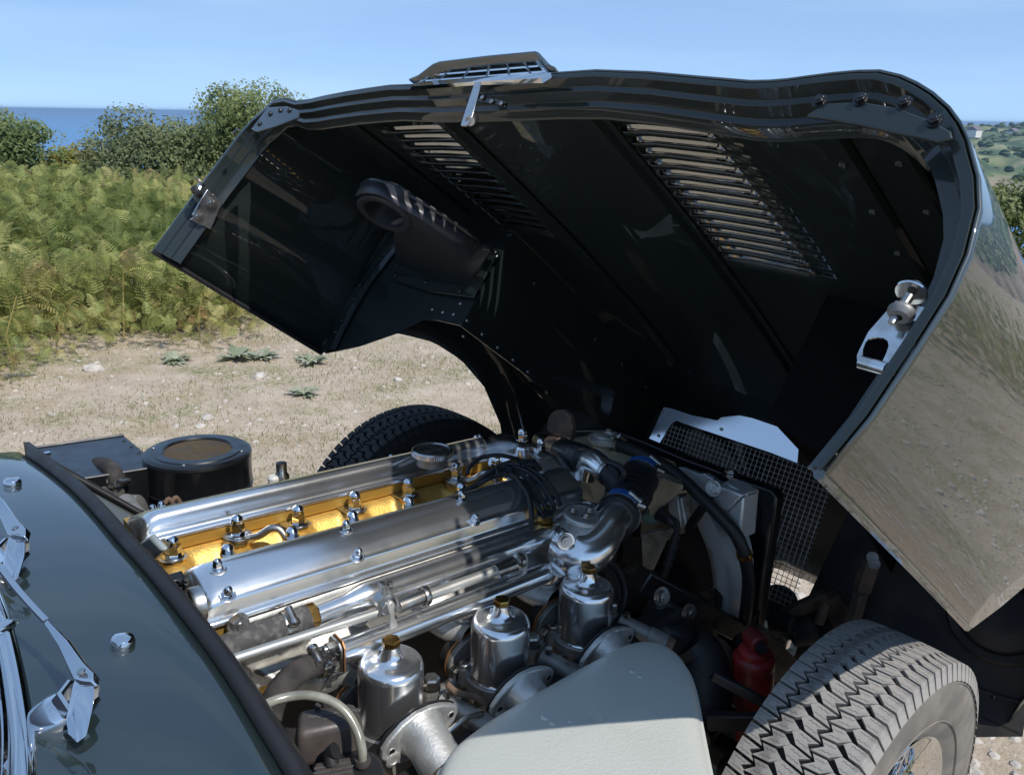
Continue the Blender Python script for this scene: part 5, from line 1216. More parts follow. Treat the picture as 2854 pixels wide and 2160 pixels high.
    MB().prism([o + Vector((a, .01, b)) for a, b in ((-.085, .54), (-.045, .545), (-.04, .556), (-.08, .560))], (0, .006, 0)).build('throttle_lever', M_STEEL, c)
    MB().tube(spline([o + Vector((-.058, -.03, .50)), o + Vector((-.07, -.035, .53)), o + Vector((-.062, -.03, .555))], 4), .013, 14).build('piston_pin_housing', M_DULL, c)
    MB().tube(spline([o + Vector((-.03, -.045, .52)), o + Vector((.0, -.05, .51)), o + Vector((.02, -.055, .50))], 4), .006, 10).build('fuel_pipe', M_RUST, c)
for i, x in enumerate(carb_x):
    carburettor(i, x, ('nearest carburettor with a brass-capped dashpot', 'middle carburettor, half in shadow', 'front carburettor beneath the hose elbow')[i])

ME_DROPS = ME_RIVET.copy(); ME_DROPS.materials.clear(); ME_DROPS.materials.append(M_SILVER)
# ------------------------------------------------------------------ air plenum
PL = empty('air_plenum', CAR); PL['label'] = 'large silver hammer-finish wedge plenum in the foreground'
zp = .624
ol = [(1170, 2330), (1190, 2230), (1210, 2160), (1245, 2085), (1300, 2032), (1400, 1963), (1560, 1872), (1700, 1801), (1760, 1778), (1810, 1771), (1850, 1778), (1890, 1802), (1922, 1842), (1940, 1890), (1950, 1940), (1962, 2010), (1982, 2110), (2010, 2230), (2040, 2360), (1900, 2500), (1500, 2520), (1250, 2450)]
cyc = spline([PZ(a, b, zp) for a, b in ol] + [PZ(*ol[0], zp)], 3)[:-1]
cen = sum(cyc, Vector()) / len(cyc)
def shr(k, dz): return [cen + (p - cen) * (1 - k / max(.05, (p - cen).length)) + Vector((0, 0, dz)) for p in cyc]
MB().grid([[cen.copy() + Vector((0, 0, .009)) for _ in cyc], shr(.11, .007), shr(.06, .0055), shr(.035, .0035), shr(.022, .0010), shr(.013, -.0025), shr(.006, -.008), shr(.002, -.014), shr(0, -.020)], close=True).build('plenum_lid', M_SILVER, PL, smooth=60)
MB().grid([shr(-.001, -.0195), shr(-.0045, -.0205), shr(-.0045, -.0245), shr(-.001, -.0255), shr(.002, -.10), shr(.012, -.118), shr(.03, -.125)], close=True).build('plenum_body', M_SILVER, PL, smooth=50)
for a, b in ((1762, 1873), (1782, 1887), (1518, 2001), (1541, 2018), (1592, 2014)):
    inst(ME_DROPS, 'rivet', PL, Matrix.Translation(PZ(a, b, zp + .0052)) @ Matrix.Scale(1.3, 4))  # water drops on the lid, stood in for by silver rivet heads
MB().tube(shr(.0, -.019), .0020, 8, closed=True).build('lid_bead', M_SILVER, PL)
# ------------------------------------------------------------------ heater box and round intake (far left)
HBX = empty('heater_box', CAR); HBX['label'] = 'black enamelled heater box with a round gauze-topped intake'
zh = .648
tl, trr, br_, bl_ = PZ(70, 1252, zh), PZ(345, 1213, zh), PZ(452, 1300, zh), PZ(170, 1345, zh)
def down(P, d): return [p + Vector((0, 0, -d)) for p in P]
top4 = [tl, trr, br_, bl_]
MB().hexa(down(top4, .16), top4).build('box_body', M_BLACK, HBX, smooth=20, bevel=.003)
MB().tube([top4[1] + Vector((0, 0, .001)), top4[0] + Vector((0, 0, .001))], .003, 6).build('box_seam', M_BLACK, HBX)
MB().tube([top4[2] + Vector((0, 0, .001)), top4[3] + Vector((0, 0, .001))], .003, 6).build('box_seam', M_BLACK, HBX)
for t in (.15, .35, .55, .75, .92): inst(ME_RIVETB, 'rivet', HBX, Matrix.Translation(trr.lerp(br_, t) + Vector((-.012, -.004, .0005))) @ Matrix.Scale(.6, 4))
MB().box(PZ(105, 1268, zh + .0015), (.05, .012, .003), Matrix.Rotation(.2, 3, 'Z')).build('box_slot', M_CHROME, HBX)
zt = .664
e0, e1 = PZ(398, 1250, zt), PZ(702, 1250, zt); e2, e3 = PZ(555, 1204, zt), PZ(548, 1322, zt)
dc = (PZ(408, 1250, zt) + PZ(700, 1252, zt)) / 2; dr = (PZ(700, 1252, zt) - PZ(408, 1250, zt)).length / 2
dc = (e0 + e1) / 2 * .5 + (e2 + e3) / 2 * .5
dr *= 1.0
MB().lathe([(dr, -.15), (dr, -.085), (dr + .002, -.083), (dr + .002, -.078), (dr, -.076), (dr, -.012), (dr + .0015, -.009), (dr, -.003), (dr - .005, 0), (dr - .012, .0015), (dr * .84, .0015), (dr * .82, .004), (dr * .66, .0045), (dr * .63, .001), (dr * .63, -.006)], dc, (0, 0, 1), 64).build('intake_drum', M_BLACK, HBX, smooth=40)
# gauze: shallow dome of crossed wires
gz = MB(); n = 34; R0 = dr * .635
def dome(x, y): return dc + Vector((x, y, -.002 + .006 * (1 - (x * x + y * y) / R0 ** 2)))
for k in range(-n, n + 1):
    a = k / n * R0 * .99; h = math.sqrt(max(0, R0 ** 2 - a * a))
    if h < .004: continue
    gz.tube([dome(a, t) for t in np.linspace(-h, h, 7)], .0009, 4, caps=False); gz.tube([dome(t, a) for t in np.linspace(-h, h, 7)], .0009, 4, caps=False)
g_ = gz.build('intake_gauze', M_BRONZEMESH, HBX, smooth=60); g_['kind'] = 'stuff'
MB().lathe([(R0, -.012), (0, -.012)], dc, (0, 0, 1), 32).build('intake_floor', M_BRONZEMESH, HBX)
for a in (.9, 2.5, 4.1, 5.6): inst(ME_RIVET, 'screw', HBX, Matrix.Translation(dc + Vector((math.cos(a) * dr * .86, math.sin(a) * dr * .86, .0018))))
# braided breather hose and cable over the bulkhead
BH = empty('breather_hose', CAR); BH['label'] = 'ribbed black hose looping behind the engine'
bp = spline([PX(195, 1395, -.80), PX(205, 1355, -.80), PX(228, 1318, -.79), PX(262, 1297, -.78), PX(298, 1300, -.77), PX(322, 1325, -.765), PX(328, 1352, -.765)], 8)
MB().tube(bp, [.0165 + (.0009 if i % 2 else 0) for i in range(len(bp))], 18).build('hose_tube', M_CLOTH, BH)
clamp(bp[-2], bp[-1] - bp[-4], .0170, .012, M_STEEL, BH, (.3, -.6, .3))
MB().tube([bp[-1], PX(330, 1400, -.765)], .0135, 14).build('hose_stub', M_DULL, BH)
MB().tube(spline([PX(180, 1335, -.76), PX(300, 1328, -.74), PX(400, 1330, -.70), PX(480, 1345, -.66), PX(555, 1395, -.60), PX(590, 1430, -.58)], 8), .0055, 10).build('choke_cable', M_RUBBER, CAR)
SV = empty('servo_bellows', CAR); SV['label'] = 'dull grey ribbed servo can tucked behind the cam cover'
sp = PX(290, 1440, -.80)
MB().lathe([(.0, -.03), (.05, -.03), (.062, -.02), (.064, -.012), (.055, -.008), (.066, .0), (.066, .006), (.055, .010), (.060, .02), (.045, .03), (0, .032)], sp, (.8, -.45, .35), 36).build('servo_can', M_HOSE, SV)
MB().lathe([(0, .03), (.028, .03), (.032, .04), (.026, .055), (0, .06)], sp + Vector((.02, -.02, .005)), (.8, -.45, .35), 24).build('servo_cap', M_DULL, SV)
MB().tube([PX(345, 1400, -.78), PX(385, 1445, -.77)], .020, 16).build('pipe_elbow', M_DULL, SV)
MB().prism([PX(a, b, -.86) for a, b in ((415, 1494), (452, 1535), (402, 1585), (368, 1545), (390, 1510))], (.010, 0, .002)).build('plastic_cap', mat('milky_plastic', (.40, .45, .44), .35, spec=.5), SV, bevel=.004)
MB().tube([PX(375, 1555, -.86), PX(403, 1548, -.86)], .010, 12).build('cap_neck', M_RUST, SV)
MB().tube([PX(388, 1490, -.85), PX(405, 1500, -.84)], .014, 12).build('small_union', M_STEEL, SV)
# wiring beyond the far cover
WR = empty('exhaust_side_wiring', CAR)
for pts in (((740, 1365), (770, 1348), (800, 1342), (830, 1350)), ((700, 1372), (760, 1352), (790, 1352)), ((790, 1345), (805, 1352), (815, 1342))):
    MB().tube(spline([PY(a, b, .26) for a, b in pts], 5), .003, 6).build('wire', M_RUBBER if pts[0][0] != 790 else mat('red_wire', (.35, .03, .02), .5), WR)
MB().lathe([(.0, 0), (.014, 0), (.014, .02), (.010, .026), (.010, .045), (0, .046)], PY(786, 1352, .25), (0, 0, 1), 12).build('sender_body', M_STEEL, WR)
MB().lathe([(.0, 0), (.011, 0), (.011, .018), (.008, .022), (0, .022)], PY(764, 1356, .25), (0, 0, 1), 12).build('sender_body', mat('white_insulator', (.6, .58, .54), .5), WR)
for a, b in ((480, 1398), (460, 1402)): MB().tube(spline([PY(a, b, .24), PY(a + 10, b - 12, .24), PY(a + 22, b + 2, .24)], 4), .004, 8).build('wire', M_RUST, WR)

# ------------------------------------------------------------------ voltage box, reservoir and clear tube (front left)
REG = empty('regulator_box', CAR); REG['label'] = 'aged brown-black plastic regulator box at the bulkhead'
zr = .700
q = [PZ(a, b, zr) for a, b in ((834, 1972), (989, 1950), (1010, 2004), (827, 2042))]
lo = [p + Vector((0, 0, -.046)) for p in q]
lo = [lo[0] + Vector((-.006, .006, 0)), lo[1] + Vector((.004, .004, 0)), lo[2] + Vector((.006, -.005, 0)), lo[3] + Vector((-.006, -.006, 0))]
MB().hexa(lo, q).build('box_cover', M_BROWNBOX, REG, bevel=.009, seg=4, smooth=40)
lo2 = [p + Vector((0, 0, -.004)) for p in lo]; cm = sum(lo2, Vector()) / 4
MB().hexa([cm + (p - cm) * 1.08 + Vector((0, 0, -.02)) for p in lo2], [cm + (p - cm) * 1.06 for p in lo2]).build('box_base', M_BLACK, REG, bevel=.002)
tx = [q[0].lerp(q[1], t) for t in (.3, .5)]
for k, (t, u) in enumerate(((.35, .12), (.5, .06))): MB().tube([q[0].lerp(q[1], t).lerp(q[3], u), q[0].lerp(q[1], t + .04).lerp(q[3], u) + Vector((0, 0, .004))], .004, 8).build('box_lug', M_BROWNBOX, REG)
RES = empty('fluid_reservoir', CAR); RES['label'] = 'round black reservoir with a tube connection, lower left'
rc = PZ(965, 2155, .66)
MB().lathe([(.040, -.12), (.041, -.006), (.0395, 0), (.036, .003), (.012, .004), (0, .004)], rc, (0, 0, 1), 40).build('reservoir_body', M_RUBBER, RES, smooth=40)
MB().lathe([(.0085, .0), (.0095, .003), (.0085, .008), (.006, .008)], PZ(1010, 2128, .668), (0, 0, 1), 16).build('tube_socket', M_BROWNBOX, RES)
MB().hexa([PZ(a, b, .664) for a, b in ((880, 2132), (975, 2112), (1003, 2210), (870, 2225))], [PZ(a, b, .675) for a, b in ((878, 2126), (975, 2108), (1000, 2205), (868, 2220))]).build('warning_plate', M_BROWNBOX, RES, bevel=.002)
MB().tube(spline([PZ(925, 2130, .675), PZ(920, 2100, .685), PZ(935, 2090, .69)], 4), [.008, .007, .009], 12).build('grip', M_RUBBER, RES)
def text(body, nm, par, o, ux, uy, size, m, ext=.0003):
    cu = bpy.data.curves.new(nm, 'FONT'); cu.body = body; cu.size = size; cu.extrude = ext; cu.align_x = 'CENTER'; cu.align_y = 'CENTER'
    ob = bpy.data.objects.new(nm, cu); COL.objects.link(ob); dg = bpy.context.evaluated_depsgraph_get(); me = bpy.data.meshes.new_from_object(ob.evaluated_get(dg)); bpy.data.objects.remove(ob); me.materials.append(m)
    ux = Vector(ux).normalized(); uz = ux.cross(Vector(uy)).normalized(); uy = uz.cross(ux)
    t = bpy.data.objects.new(nm, me); COL.objects.link(t); t.parent = par; mm = Matrix((ux, uy, uz)).transposed().to_4x4(); mm.translation = o; t.matrix_basis = mm; return t
M_LETTER = mat('raised_lettering', (.16, .145, .135), .5)
bx = (q[1] - q[0]); by = (q[0] - q[3])
text('MADE IN ENGLAND', 'lettering', REG, q[0].lerp(q[1], .62).lerp(q[2].lerp(q[3], .42), .50) + Vector((0, 0, .0004)), bx, by, .0065, M_LETTER)
text('PATENTED', 'lettering', REG, q[0].lerp(q[1], .66).lerp(q[2].lerp(q[3], .4), .68) + Vector((0, 0, .0004)), bx, by, .0055, M_LETTER)
wx_ = PZ(975, 2110, .675) - PZ(880, 2128, .675); wy_ = PZ(880, 2128, .675) - PZ(870, 2210, .675)
for k, s_ in enumerate(('BRAKE FLUID ONLY', 'WARNING CLEAN CAP', 'BEFORE REMOVING')): text(s_, 'lettering', RES, PZ(925 + k * 3, 2132 + k * 13, .6757), wx_, wy_, .0042, M_LETTER, .0002)
CT = spline([PZ(640, 2030, .735), PZ(705, 1985, .735), PZ(755, 1956, .735), PZ(810, 1940, .735), PZ(865, 1937, .735), PZ(920, 1952, .73), PZ(965, 1985, .72), PZ(995, 2035, .705), PZ(1008, 2085, .69), PZ(1011, 2128, .668)], 6)
MB().tube(CT, .0052, 14).build('clear_tube', M_CLEAR, CAR)

# ------------------------------------------------------------------ header tank, cap, coil
TK = empty('header_tank', CAR); TK['label'] = 'bronze-tinted header tank with a pressure cap'
xt = .075
def hexpx(top, bot, nm, m, par, bevel=.004): return MB().hexa(bot, top).build(nm, m, par, smooth=25, bevel=bevel, seg=2)
# sloped top and big face towards the engine
ft = [PX(a, b, .02) for a, b in ((1540, 1262), (1700, 1282), (1782, 1310), (1905, 1355))]       # upper edge of the face
fb = [PX(a, b, .04) for a, b in ((1540, 1420), (1650, 1470), (1790, 1455), (1900, 1370))]
bt = [PX(a, b, .17) for a, b in ((1540, 1225), (1640, 1212), (1720, 1228), (1880, 1285))]
MB().grid([fb, ft, bt, [p + Vector((.02, 0, -.10)) for p in bt]]).build('tank_shell', M_TANK, TK, smooth=25, bevel=.004)
fl_ = [PX(a, b, .085) for a, b in ((1785, 1450), (1905, 1358), (1930, 1362), (1900, 1420), (1870, 1500), (1800, 1530), (1782, 1500))]
MB().prism(fl_, (.05, 0, 0)).build('tank_end', M_TANK, TK, bevel=.004)
MB().prism([PX(a, b, .05) for a, b in ((1820, 1378), (1915, 1362), (1918, 1372), (1815, 1392))], (.012, 0, 0)).build('tank_seam', M_TANK, TK, bevel=.003)
pc = PX(1690, 1222, .10)
MB().lathe([(.027, -.05), (.027, -.012), (.024, -.006)], pc, (0, 0, 1), 24).build('filler_neck', M_TANK, TK)
rows = []
for h, r, w in ((-.010, .034, 1), (-.006, .040, 1), (.003, .040, 1), (.006, .037, .4), (.006, .030, 0), (.010, .026, 0), (.011, .014, 0), (.008, .012, 0), (.008, .0005, 0)):
    rows.append([pc + Vector((math.cos(a) * (r + w * .004 * max(0, math.cos(2 * a)) ** 4), math.sin(a) * (r + w * .004 * max(0, math.cos(2 * a)) ** 4), h)) for a in np.linspace(0, 2 * math.pi, 49)[:-1]])
MB().grid(rows, close=True).build('pressure_cap', M_ZINC, TK, smooth=35)
MB().box(pc + Vector((-.005, -.024, .010)), (.012, .010, .008)).build('cap_lever', M_ZINC, TK, bevel=.002)
MB().lathe([(0, 0), (.005, 0), (.005, .008), (0, .009)], pc + Vector((.02, .012, .008)), (0, 0, 1), 10).build('cap_rivet', M_STEEL, TK)
ovf = spline([PX(1714, 1240, .10), PX(1760, 1252, .09), PX(1820, 1280, .08), PX(1880, 1318, .07), PX(1940, 1372, .06), PX(2000, 1430, .06), PX(2045, 1480, .07), PX(2068, 1525, .08), PX(2078, 1560, .09), PX(2086, 1610, .11), PX(2082, 1680, .12), PX(2070, 1760, .13)], 8)
OV = empty('overflow_hose', CAR); OV['label'] = 'thin black overflow hose crossing the fan shroud'
MB().tube(ovf, .0125, 16).build('hose_tube', M_RUBBER, OV)
clamp(ovf[2], ovf[3] - ovf[1], .0128, .012, M_STEEL, OV, (.6, .1, .8)); clamp(ovf[-28], ovf[-27] - ovf[-29], .0127, .010, M_BRASS, OV)
COIL = empty('ignition_coil', CAR); COIL['label'] = 'black ignition coil held by a bronze strap'
k0, k1 = PX(1500, 1232, -.02), PX(1612, 1285, -.09)
k0 = PX(1515, 1235, -.05); k1 = PX(1625, 1278, -.10); kd = (k1 - k0).normalized()
MB().tube([k0 - kd * .01, k0 + kd * .001, k0.lerp(k1, .5), k1 - kd * .004, k1], [.024, .027, .027, .027, .024], 28).build('coil_can', M_BLACK, COIL, smooth=50)
km = k0.lerp(k1, .40)
MB().lathe([(.0272, -.020), (.0285, -.020), (.0285, .020), (.0272, .020)], km, kd, 32).build('coil_strap', mat('bronze_strap', (.30, .21, .17), .35, metal=.7), COIL)
MB().lathe([(.024, 0), (.026, .004), (.018, .012), (.010, .022), (.0075, .030), (0, .030)], k1, kd, 24).build('coil_tower', M_RUBBER, COIL)
for dy in (-.012, .012): MB().tube([k1 + Vector((0, dy, .01)), k1 + kd * .018 + Vector((0, dy, .012))], .004, 8).build('terminal', M_STEEL, COIL)
MB().tube(spline([k1 + kd * .015 + Vector((0, 0, .012)), PX(1665, 1255, -.09), PX(1690, 1275, -.09), PX(1700, 1300, -.09), PX(1698, 1308, -.09)], 6), .0032, 8).build('white_wire', mat('white_braid', (.55, .53, .48), .8), COIL)
MB().tube(spline([k1 + kd * .01, PX(1650, 1285, -.09), PX(1680, 1295, -.09), PX(1690, 1305, -.09)], 5), .0016, 6).build('red_wire', mat('red_cable', (.30, .03, .02), .5), COIL)
text('LUCAS', 'lettering', COIL, k0.lerp(k1, .78) + Vector((-.016, -.018, .018)) * 1.0, kd, (-.2, .5, .8), .012, mat('white_print', (.6, .6, .6), .6), .0001)
# water elbow by the coil
WE = empty('water_elbow', CAR); WE['label'] = 'polished water elbow beneath the coil'
MB().tube(spline([PX(1632, 1330, -.10), PX(1638, 1302, -.10), PX(1650, 1285, -.10), PX(1672, 1298, -.11), PX(1690, 1316, -.12)], 6), [.022, .024, .025, .022, .018], 22).build('elbow_casting', M_POLISH, WE, smooth=60)
we = spline([PX(1690, 1316, -.12), PX(1712, 1335, -.125), PX(1718, 1370, -.125), PX(1705, 1410, -.12), PX(1690, 1450, -.11)], 7)
MB().tube(we, .0205, 18).build('elbow_hose', M_RUBBER, WE); clamp(we[1], we[2] - we[0], .0206, .010, M_STEEL, WE)
for pts in (((1690, 1285), (1730, 1302), (1738, 1325), (1715, 1360), (1680, 1400), (1665, 1440)), ((1700, 1300), (1720, 1322), (1712, 1360), (1690, 1420))):
    MB().tube(spline([PX(a, b, -.13) for a, b in pts], 6), .0055, 9).build('thin_hose', M_RUBBER, WE)
# sensor with lead, zinc brackets
SN = empty('fan_switch', CAR); SN['label'] = 'green-crusted fan switch with a taped lead'
s0 = PX(1815, 1425, .055); 
MB().lathe([(.026, -.004), (.026, .006), (.021, .008)], s0 + Vector((.02, .008, 0)), (-.7, -.6, -.1), 6).build('switch_flange', M_ZINC, SN)
MB().lathe([(.019, 0), (.020, .004), (.020, .018), (.016, .022), (0, .022)], s0, (-.7, -.6, -.1), 20).build('switch_body', mat('verdigris', (.09, .19, .16), .7, var=.6, vscale=60), SN)
MB().tube(spline([PX(1838, 1430, .03), PX(1860, 1447, .03), PX(1880, 1462, .03)], 4), [.016, .013, .012, .008], 14).build('switch_boot', M_BLACK, SN)
for d in (0, 8): MB().tube(spline([PX(1855 + d, 1440, .03), PX(1878 + d, 1455, .03), PX(1885, 1490, .03), PX(1865, 1560, .02), PX(1845, 1620, .01), PX(1828, 1660, .0), PX(1822, 1700, -.01)], 6), .0052 if d else .0062, 9).build('taped_lead', M_RUBBER, SN)
tw = MB(); rr = random.Random(9); lp_ = spline([PX(1885, 1490, .03), PX(1865, 1560, .02), PX(1845, 1620, .01), PX(1828, 1660, .0), PX(1822, 1700, -.01)], 8)
tw.tube(lp_, [.0085 + .0015 * math.sin(i * 2.1) for i in range(len(lp_))], 9); tw.build('tape_wrap', M_RUBBER, SN)
BR = empty('fan_bracket', CAR); BR['label'] = 'folded bare zinc bracket below the header tank'
a_ = [PX(a, b, .04) for a, b in ((1768, 1492), (1788, 1494), (1816, 1502), (1872, 1480), (1818, 1590), (1803, 1594), (1788, 1590), (1740, 1565))]
MB().prism([PX(a, b, .035) for a, b in ((1788, 1496), (1872, 1478), (1822, 1588), (1792, 1592))], (.003, .002, 0)).build('bracket_face', M_ZINC, BR, bevel=.001)
MB().prism([PX(a, b, .045) for a, b in ((1735, 1500), (1788, 1496), (1792, 1592), (1735, 1565))], (.003, 0, 0)).build('bracket_face', M_SATIN, BR)
MB().prism([PX(a, b, .035) for a, b in ((1788, 1490), (1865, 1475), (1866, 1480), (1816, 1502), (1788, 1497))], (.02, 0, .004)).build('bracket_fold', M_ZINC, BR)
for pts in (((1863, 1385), (1888, 1382), (1900, 1470), (1880, 1478), (1862, 1455)), ((1890, 1392), (1898, 1385), (1912, 1460), (1902, 1472))):
    MB().prism([PX(a, b, .06) for a, b in pts], (.02, 0, 0)).build('bracket_leg', M_ZINC, BR, bevel=.002)

# ------------------------------------------------------------------ radiator, shroud, fan
RAD = empty('radiator', CAR); RAD['label'] = 'radiator in a black frame with a silver fan shroud'
xr0 = .205
def fr(a, b, x=xr0): return PX(a, b, x)
# black frame: top rail and right-hand upright
topr = [(1590, 1200), (1700, 1195), (1790, 1228), (1900, 1275), (2000, 1312), (2090, 1346), (2148, 1366), (2165, 1385), (2160, 1420), (2105, 1790), (2060, 1790), (2085, 1640), (2105, 1500), (2112, 1430), (2090, 1402), (2000, 1362), (1850, 1290), (1720, 1235), (1600, 1225)]
MB().prism([fr(a, b) for a, b in topr], (.03, 0, 0)).build('radiator_frame', M_BLACK, RAD, bevel=.004, smooth=30)
ry0, ry1 = fr(2100, 1500).y, .26
MB().box((xr0 + .045, (ry0 + ry1) / 2, .44), (.05, abs(ry1 - ry0), .46)).build('radiator_core', M_SATIN, RAD)
MB().prism([fr(a, b, xr0 - .003) for a, b in ((2103, 1395), (2118, 1425), (2116, 1450), (2088, 1640), (2084, 1640), (2110, 1450), (2112, 1428), (2100, 1402))], (-.003, 0, 0)).build('frame_bead', M_BLACK, RAD)
MB().prism([fr(a, b, xr0 - .002) for a, b in ((2146, 1460), (2151, 1460), (2118, 1700), (2112, 1700))], (-.004, 0, 0)).build('frame_bead', M_RUST, RAD)
# shroud: ring plate with rounded-box corner boss
fc = Vector((.115, -.045, .500)); 
def shp(a, b, x=.115): return PX(a, b, x)
hole = [shp(a, b) for a, b in ((1905, 1378), (1925, 1425), (1950, 1478), (1970, 1530), (1982, 1580), (1988, 1630), (1988, 1680), (1984, 1740))]
out1 = [shp(a, b, .095) for a, b in ((1945, 1380), (1968, 1420), (1995, 1470), (2012, 1520), (2022, 1580), (2026, 1640), (2022, 1700), (2016, 1760))]
out2 = [shp(a, b, .13) for a, b in ((1985, 1395), (2010, 1440), (2035, 1490), (2050, 1540), (2056, 1600), (2056, 1650), (2050, 1710), (2044, 1780))]
lip = [p + Vector((.03, 0, 0)) for p in hole]
MB().grid([spline(lip, 4), spline(hole, 4), spline([a.lerp(b, .5) + Vector((-.006, 0, 0)) for a, b in zip(hole, out1)], 4), spline(out1, 4), spline(out2, 4), [p + Vector((.05, -.004, 0)) for p in spline(out2, 4)]]).build('fan_shroud', M_SHROUD, RAD, smooth=60)
# corner box of the shroud
cb = [shp(a, b, .085) for a, b in ((1995, 1352), (2070, 1380), (2028, 1425), (1950, 1400))]
cf = [shp(a, b, .085) for a, b in ((2028, 1425), (2072, 1384), (2064, 1480), (2040, 1520), (2020, 1478))]
MB().prism(cb, (.05, 0, .002)).build('shroud_corner', M_SHROUD, RAD, bevel=.004); MB().prism(cf, (.05, 0, 0)).build('shroud_corner', M_SHROUD, RAD, bevel=.004)
MB().prism([shp(a, b, .10) for a, b in ((2020, 1345), (2082, 1376), (2072, 1500), (2062, 1500), (2072, 1385))], (.04, 0, 0)).build('shroud_edge', M_SHROUD, RAD, bevel=.002)
MB().prism([shp(a, b, .11) for a, b in ((1890, 1300), (1950, 1322), (1960, 1318), (1996, 1340), (1970, 1375), (1900, 1352))], (.02, 0, -.004)).build('shroud_flap', M_SHROUD, RAD, bevel=.002)
MB().prism([shp(a, b, .06) for a, b in ((1990, 1330), (2015, 1345), (1985, 1395), (1935, 1470), (1905, 1480), (1915, 1450), (1955, 1395))], (.006, 0, 0)).build('shroud_stay', M_BLACK, RAD, bevel=.002)
inst(ME_BOLT, 'bolt', RAD, loc_rot(shp(1989, 1361, .055), (-1, -.2, .3)) @ Matrix.Scale(1.3, 4)); inst(ME_BOLT, 'bolt', RAD, loc_rot(PX(2035, 1328, .20), (0, 0, 1)) @ Matrix.Scale(1.5, 4))
MB().tube([PX(2035, 1330, .20), PX(2036, 1318, .20)], .008, 10).build('stud', M_STEEL, RAD)
inst(ME_BOLT, 'bolt', RAD, loc_rot(shp(2066, 1502, .08), (-1, -.3, 0)) @ Matrix.Scale(.8, 4))
FAN = empty('cooling_fan', CAR)
fcc = Vector((.10, .01, .48))
MB().lathe([(.0, -.02), (.045, -.02), (.05, 0), (.04, .03), (0, .03)], fcc, (1, 0, 0), 24).build('fan_hub', M_BLACK, FAN)
for k in range(6):
    a = k * math.pi / 3 + .2; u = Vector((0, math.cos(a), math.sin(a))); w = Vector((0, -math.sin(a), math.cos(a)))
    MB().prism([fcc + u * .045 + w * -.02, fcc + u * .045 + w * .02, fcc + u * .20 + w * .045 + Vector((.02, 0, 0)), fcc + u * .20 + w * -.03 + Vector((-.01, 0, 0))], (.003, 0, 0)).build('fan_blade', M_BLACK, FAN, smooth=0)
MB().box((.17, 0, .44), (.02, .50, .48)).build('fan_backplate', M_SATIN, RAD)

# ------------------------------------------------------------------ front frame, damper, wishbones, anti-roll bar
FR = empty('subframe', CAR); FR['label'] = 'black front subframe rail over the damper'
def bar(a, b, w, h, nm, m, par, up=(0, 0, 1), bev=.003, ta=1.0):
    a, b = Vector(a), Vector(b); d = (b - a).normalized(); s_ = d.cross(Vector(up)).normalized(); u = s_.cross(d)
    A_ = [a + s_ * (i * w / 2) + u * (j * h / 2) for i, j in ((-1, -1), (1, -1), (1, 1), (-1, 1))]; B2_ = [b + s_ * (i * w / 2 * ta) + u * (j * h / 2 * ta) for i, j in ((-1, -1), (1, -1), (1, 1), (-1, 1))]
    return MB().hexa(A_, B2_).build(nm, m, par, bevel=bev, smooth=25)
bar(PY(1780, 1610, -.27), PY(2092, 1775, -.335), .040, .042, 'frame_rail', M_BLACK, FR)
bar(PY(1700, 1600, .27), Vector((.30, .33, .47)), .05, .055, 'frame_rail', M_BLACK, FR)
bar((-.88, -.40, .55), (-.1, -.32, .56), .035, .035, 'frame_tube', M_SATIN, FR); bar((-.88, -.40, .30), (.1, -.33, .28), .035, .035, 'frame_tube', M_SATIN, FR)
bar((-.88, .40, .55), (.2, .32, .5), .035, .035, 'frame_tube', M_SATIN, FR); bar((-.88, .40, .30), (.2, .33, .28), .035, .035, 'frame_tube', M_SATIN, FR)
bar((.16, -.36, .30), (.16, .36, .30), .05, .06, 'cross_member', M_SATIN, FR); bar((.20, -.36, .17), (.20, .36, .17), .05, .05, 'cross_member', M_SATIN, FR)
bar((.20, -.34, .17), (.20, -.34, .48), .05, .05, 'frame_post', M_SATIN, FR)
MB().prism([PY(a, b, -.30) for a, b in ((1945, 1650), (1998, 1640), (2030, 1680), (2090, 1740), (2085, 1760), (2000, 1690), (1990, 1672), (1965, 1668))], (0, .006, 0)).build('rail_gusset', M_BLACK, FR, bevel=.001)
for a, b in ((1918, 1705), (1842, 1660)): inst(ME_BOLT, 'bolt', FR, loc_rot(PY(a, b, -.33), (-.2, -1, .2)) @ Matrix.Scale(1.35, 4))
bar(PY(1815, 1690, -.30), PY(1930, 1760, -.32), .035, .055, 'mount_block', M_SATIN, FR, bev=.01)
bar(PY(1820, 1760, -.33), PY(1920, 1790, -.35), .05, .05, 'mount_block', M_RUBBER, FR, bev=.012)
inst(nutmesh('nut', .018, .010, M_SATIN, washer=.022), 'nut', FR, loc_rot(PY(2062, 1792, -.37), (-.3, -1, .1)))
# horn / trumpet-shaped black duct beside the plenum
DU = empty('breather_duct', CAR)
MB().tube(spline([PY(1920, 1790, -.36), PY(1950, 1830, -.38), PY(1960, 1900, -.40), PY(1952, 1980, -.42), PY(1930, 2050, -.44)], 6), [.035, .045, .052, .048, .03], 24).build('duct_bend', M_RUBBER, DU)
MB().lathe([(.034, -.012), (.040, -.008), (.040, .010), (.034, .014), (.030, .03)], PY(1985, 1835, -.36), (1, .2, -.2), 28).build('duct_collar', M_RUST, DU)
DA = empty('damper', CAR); DA['label'] = 'red front damper beside the near tyre'
d0, d1 = PY(2102, 1792, -.45), PY(2088, 2130, -.455)
dd = (d1 - d0).normalized()
MB().lathe([(0, .008), (.020, .008), (.026, .012), (.027, .022), (.034, .026), (.0355, .030), (.0355, .042), (.0345, .046), (.0355, .050), (.0355, .12), (.0345, .124), (.027, .132), (.025, .36), (0, .36)], d0, dd, 32).build('damper_tube', M_RED, DA, smooth=40)
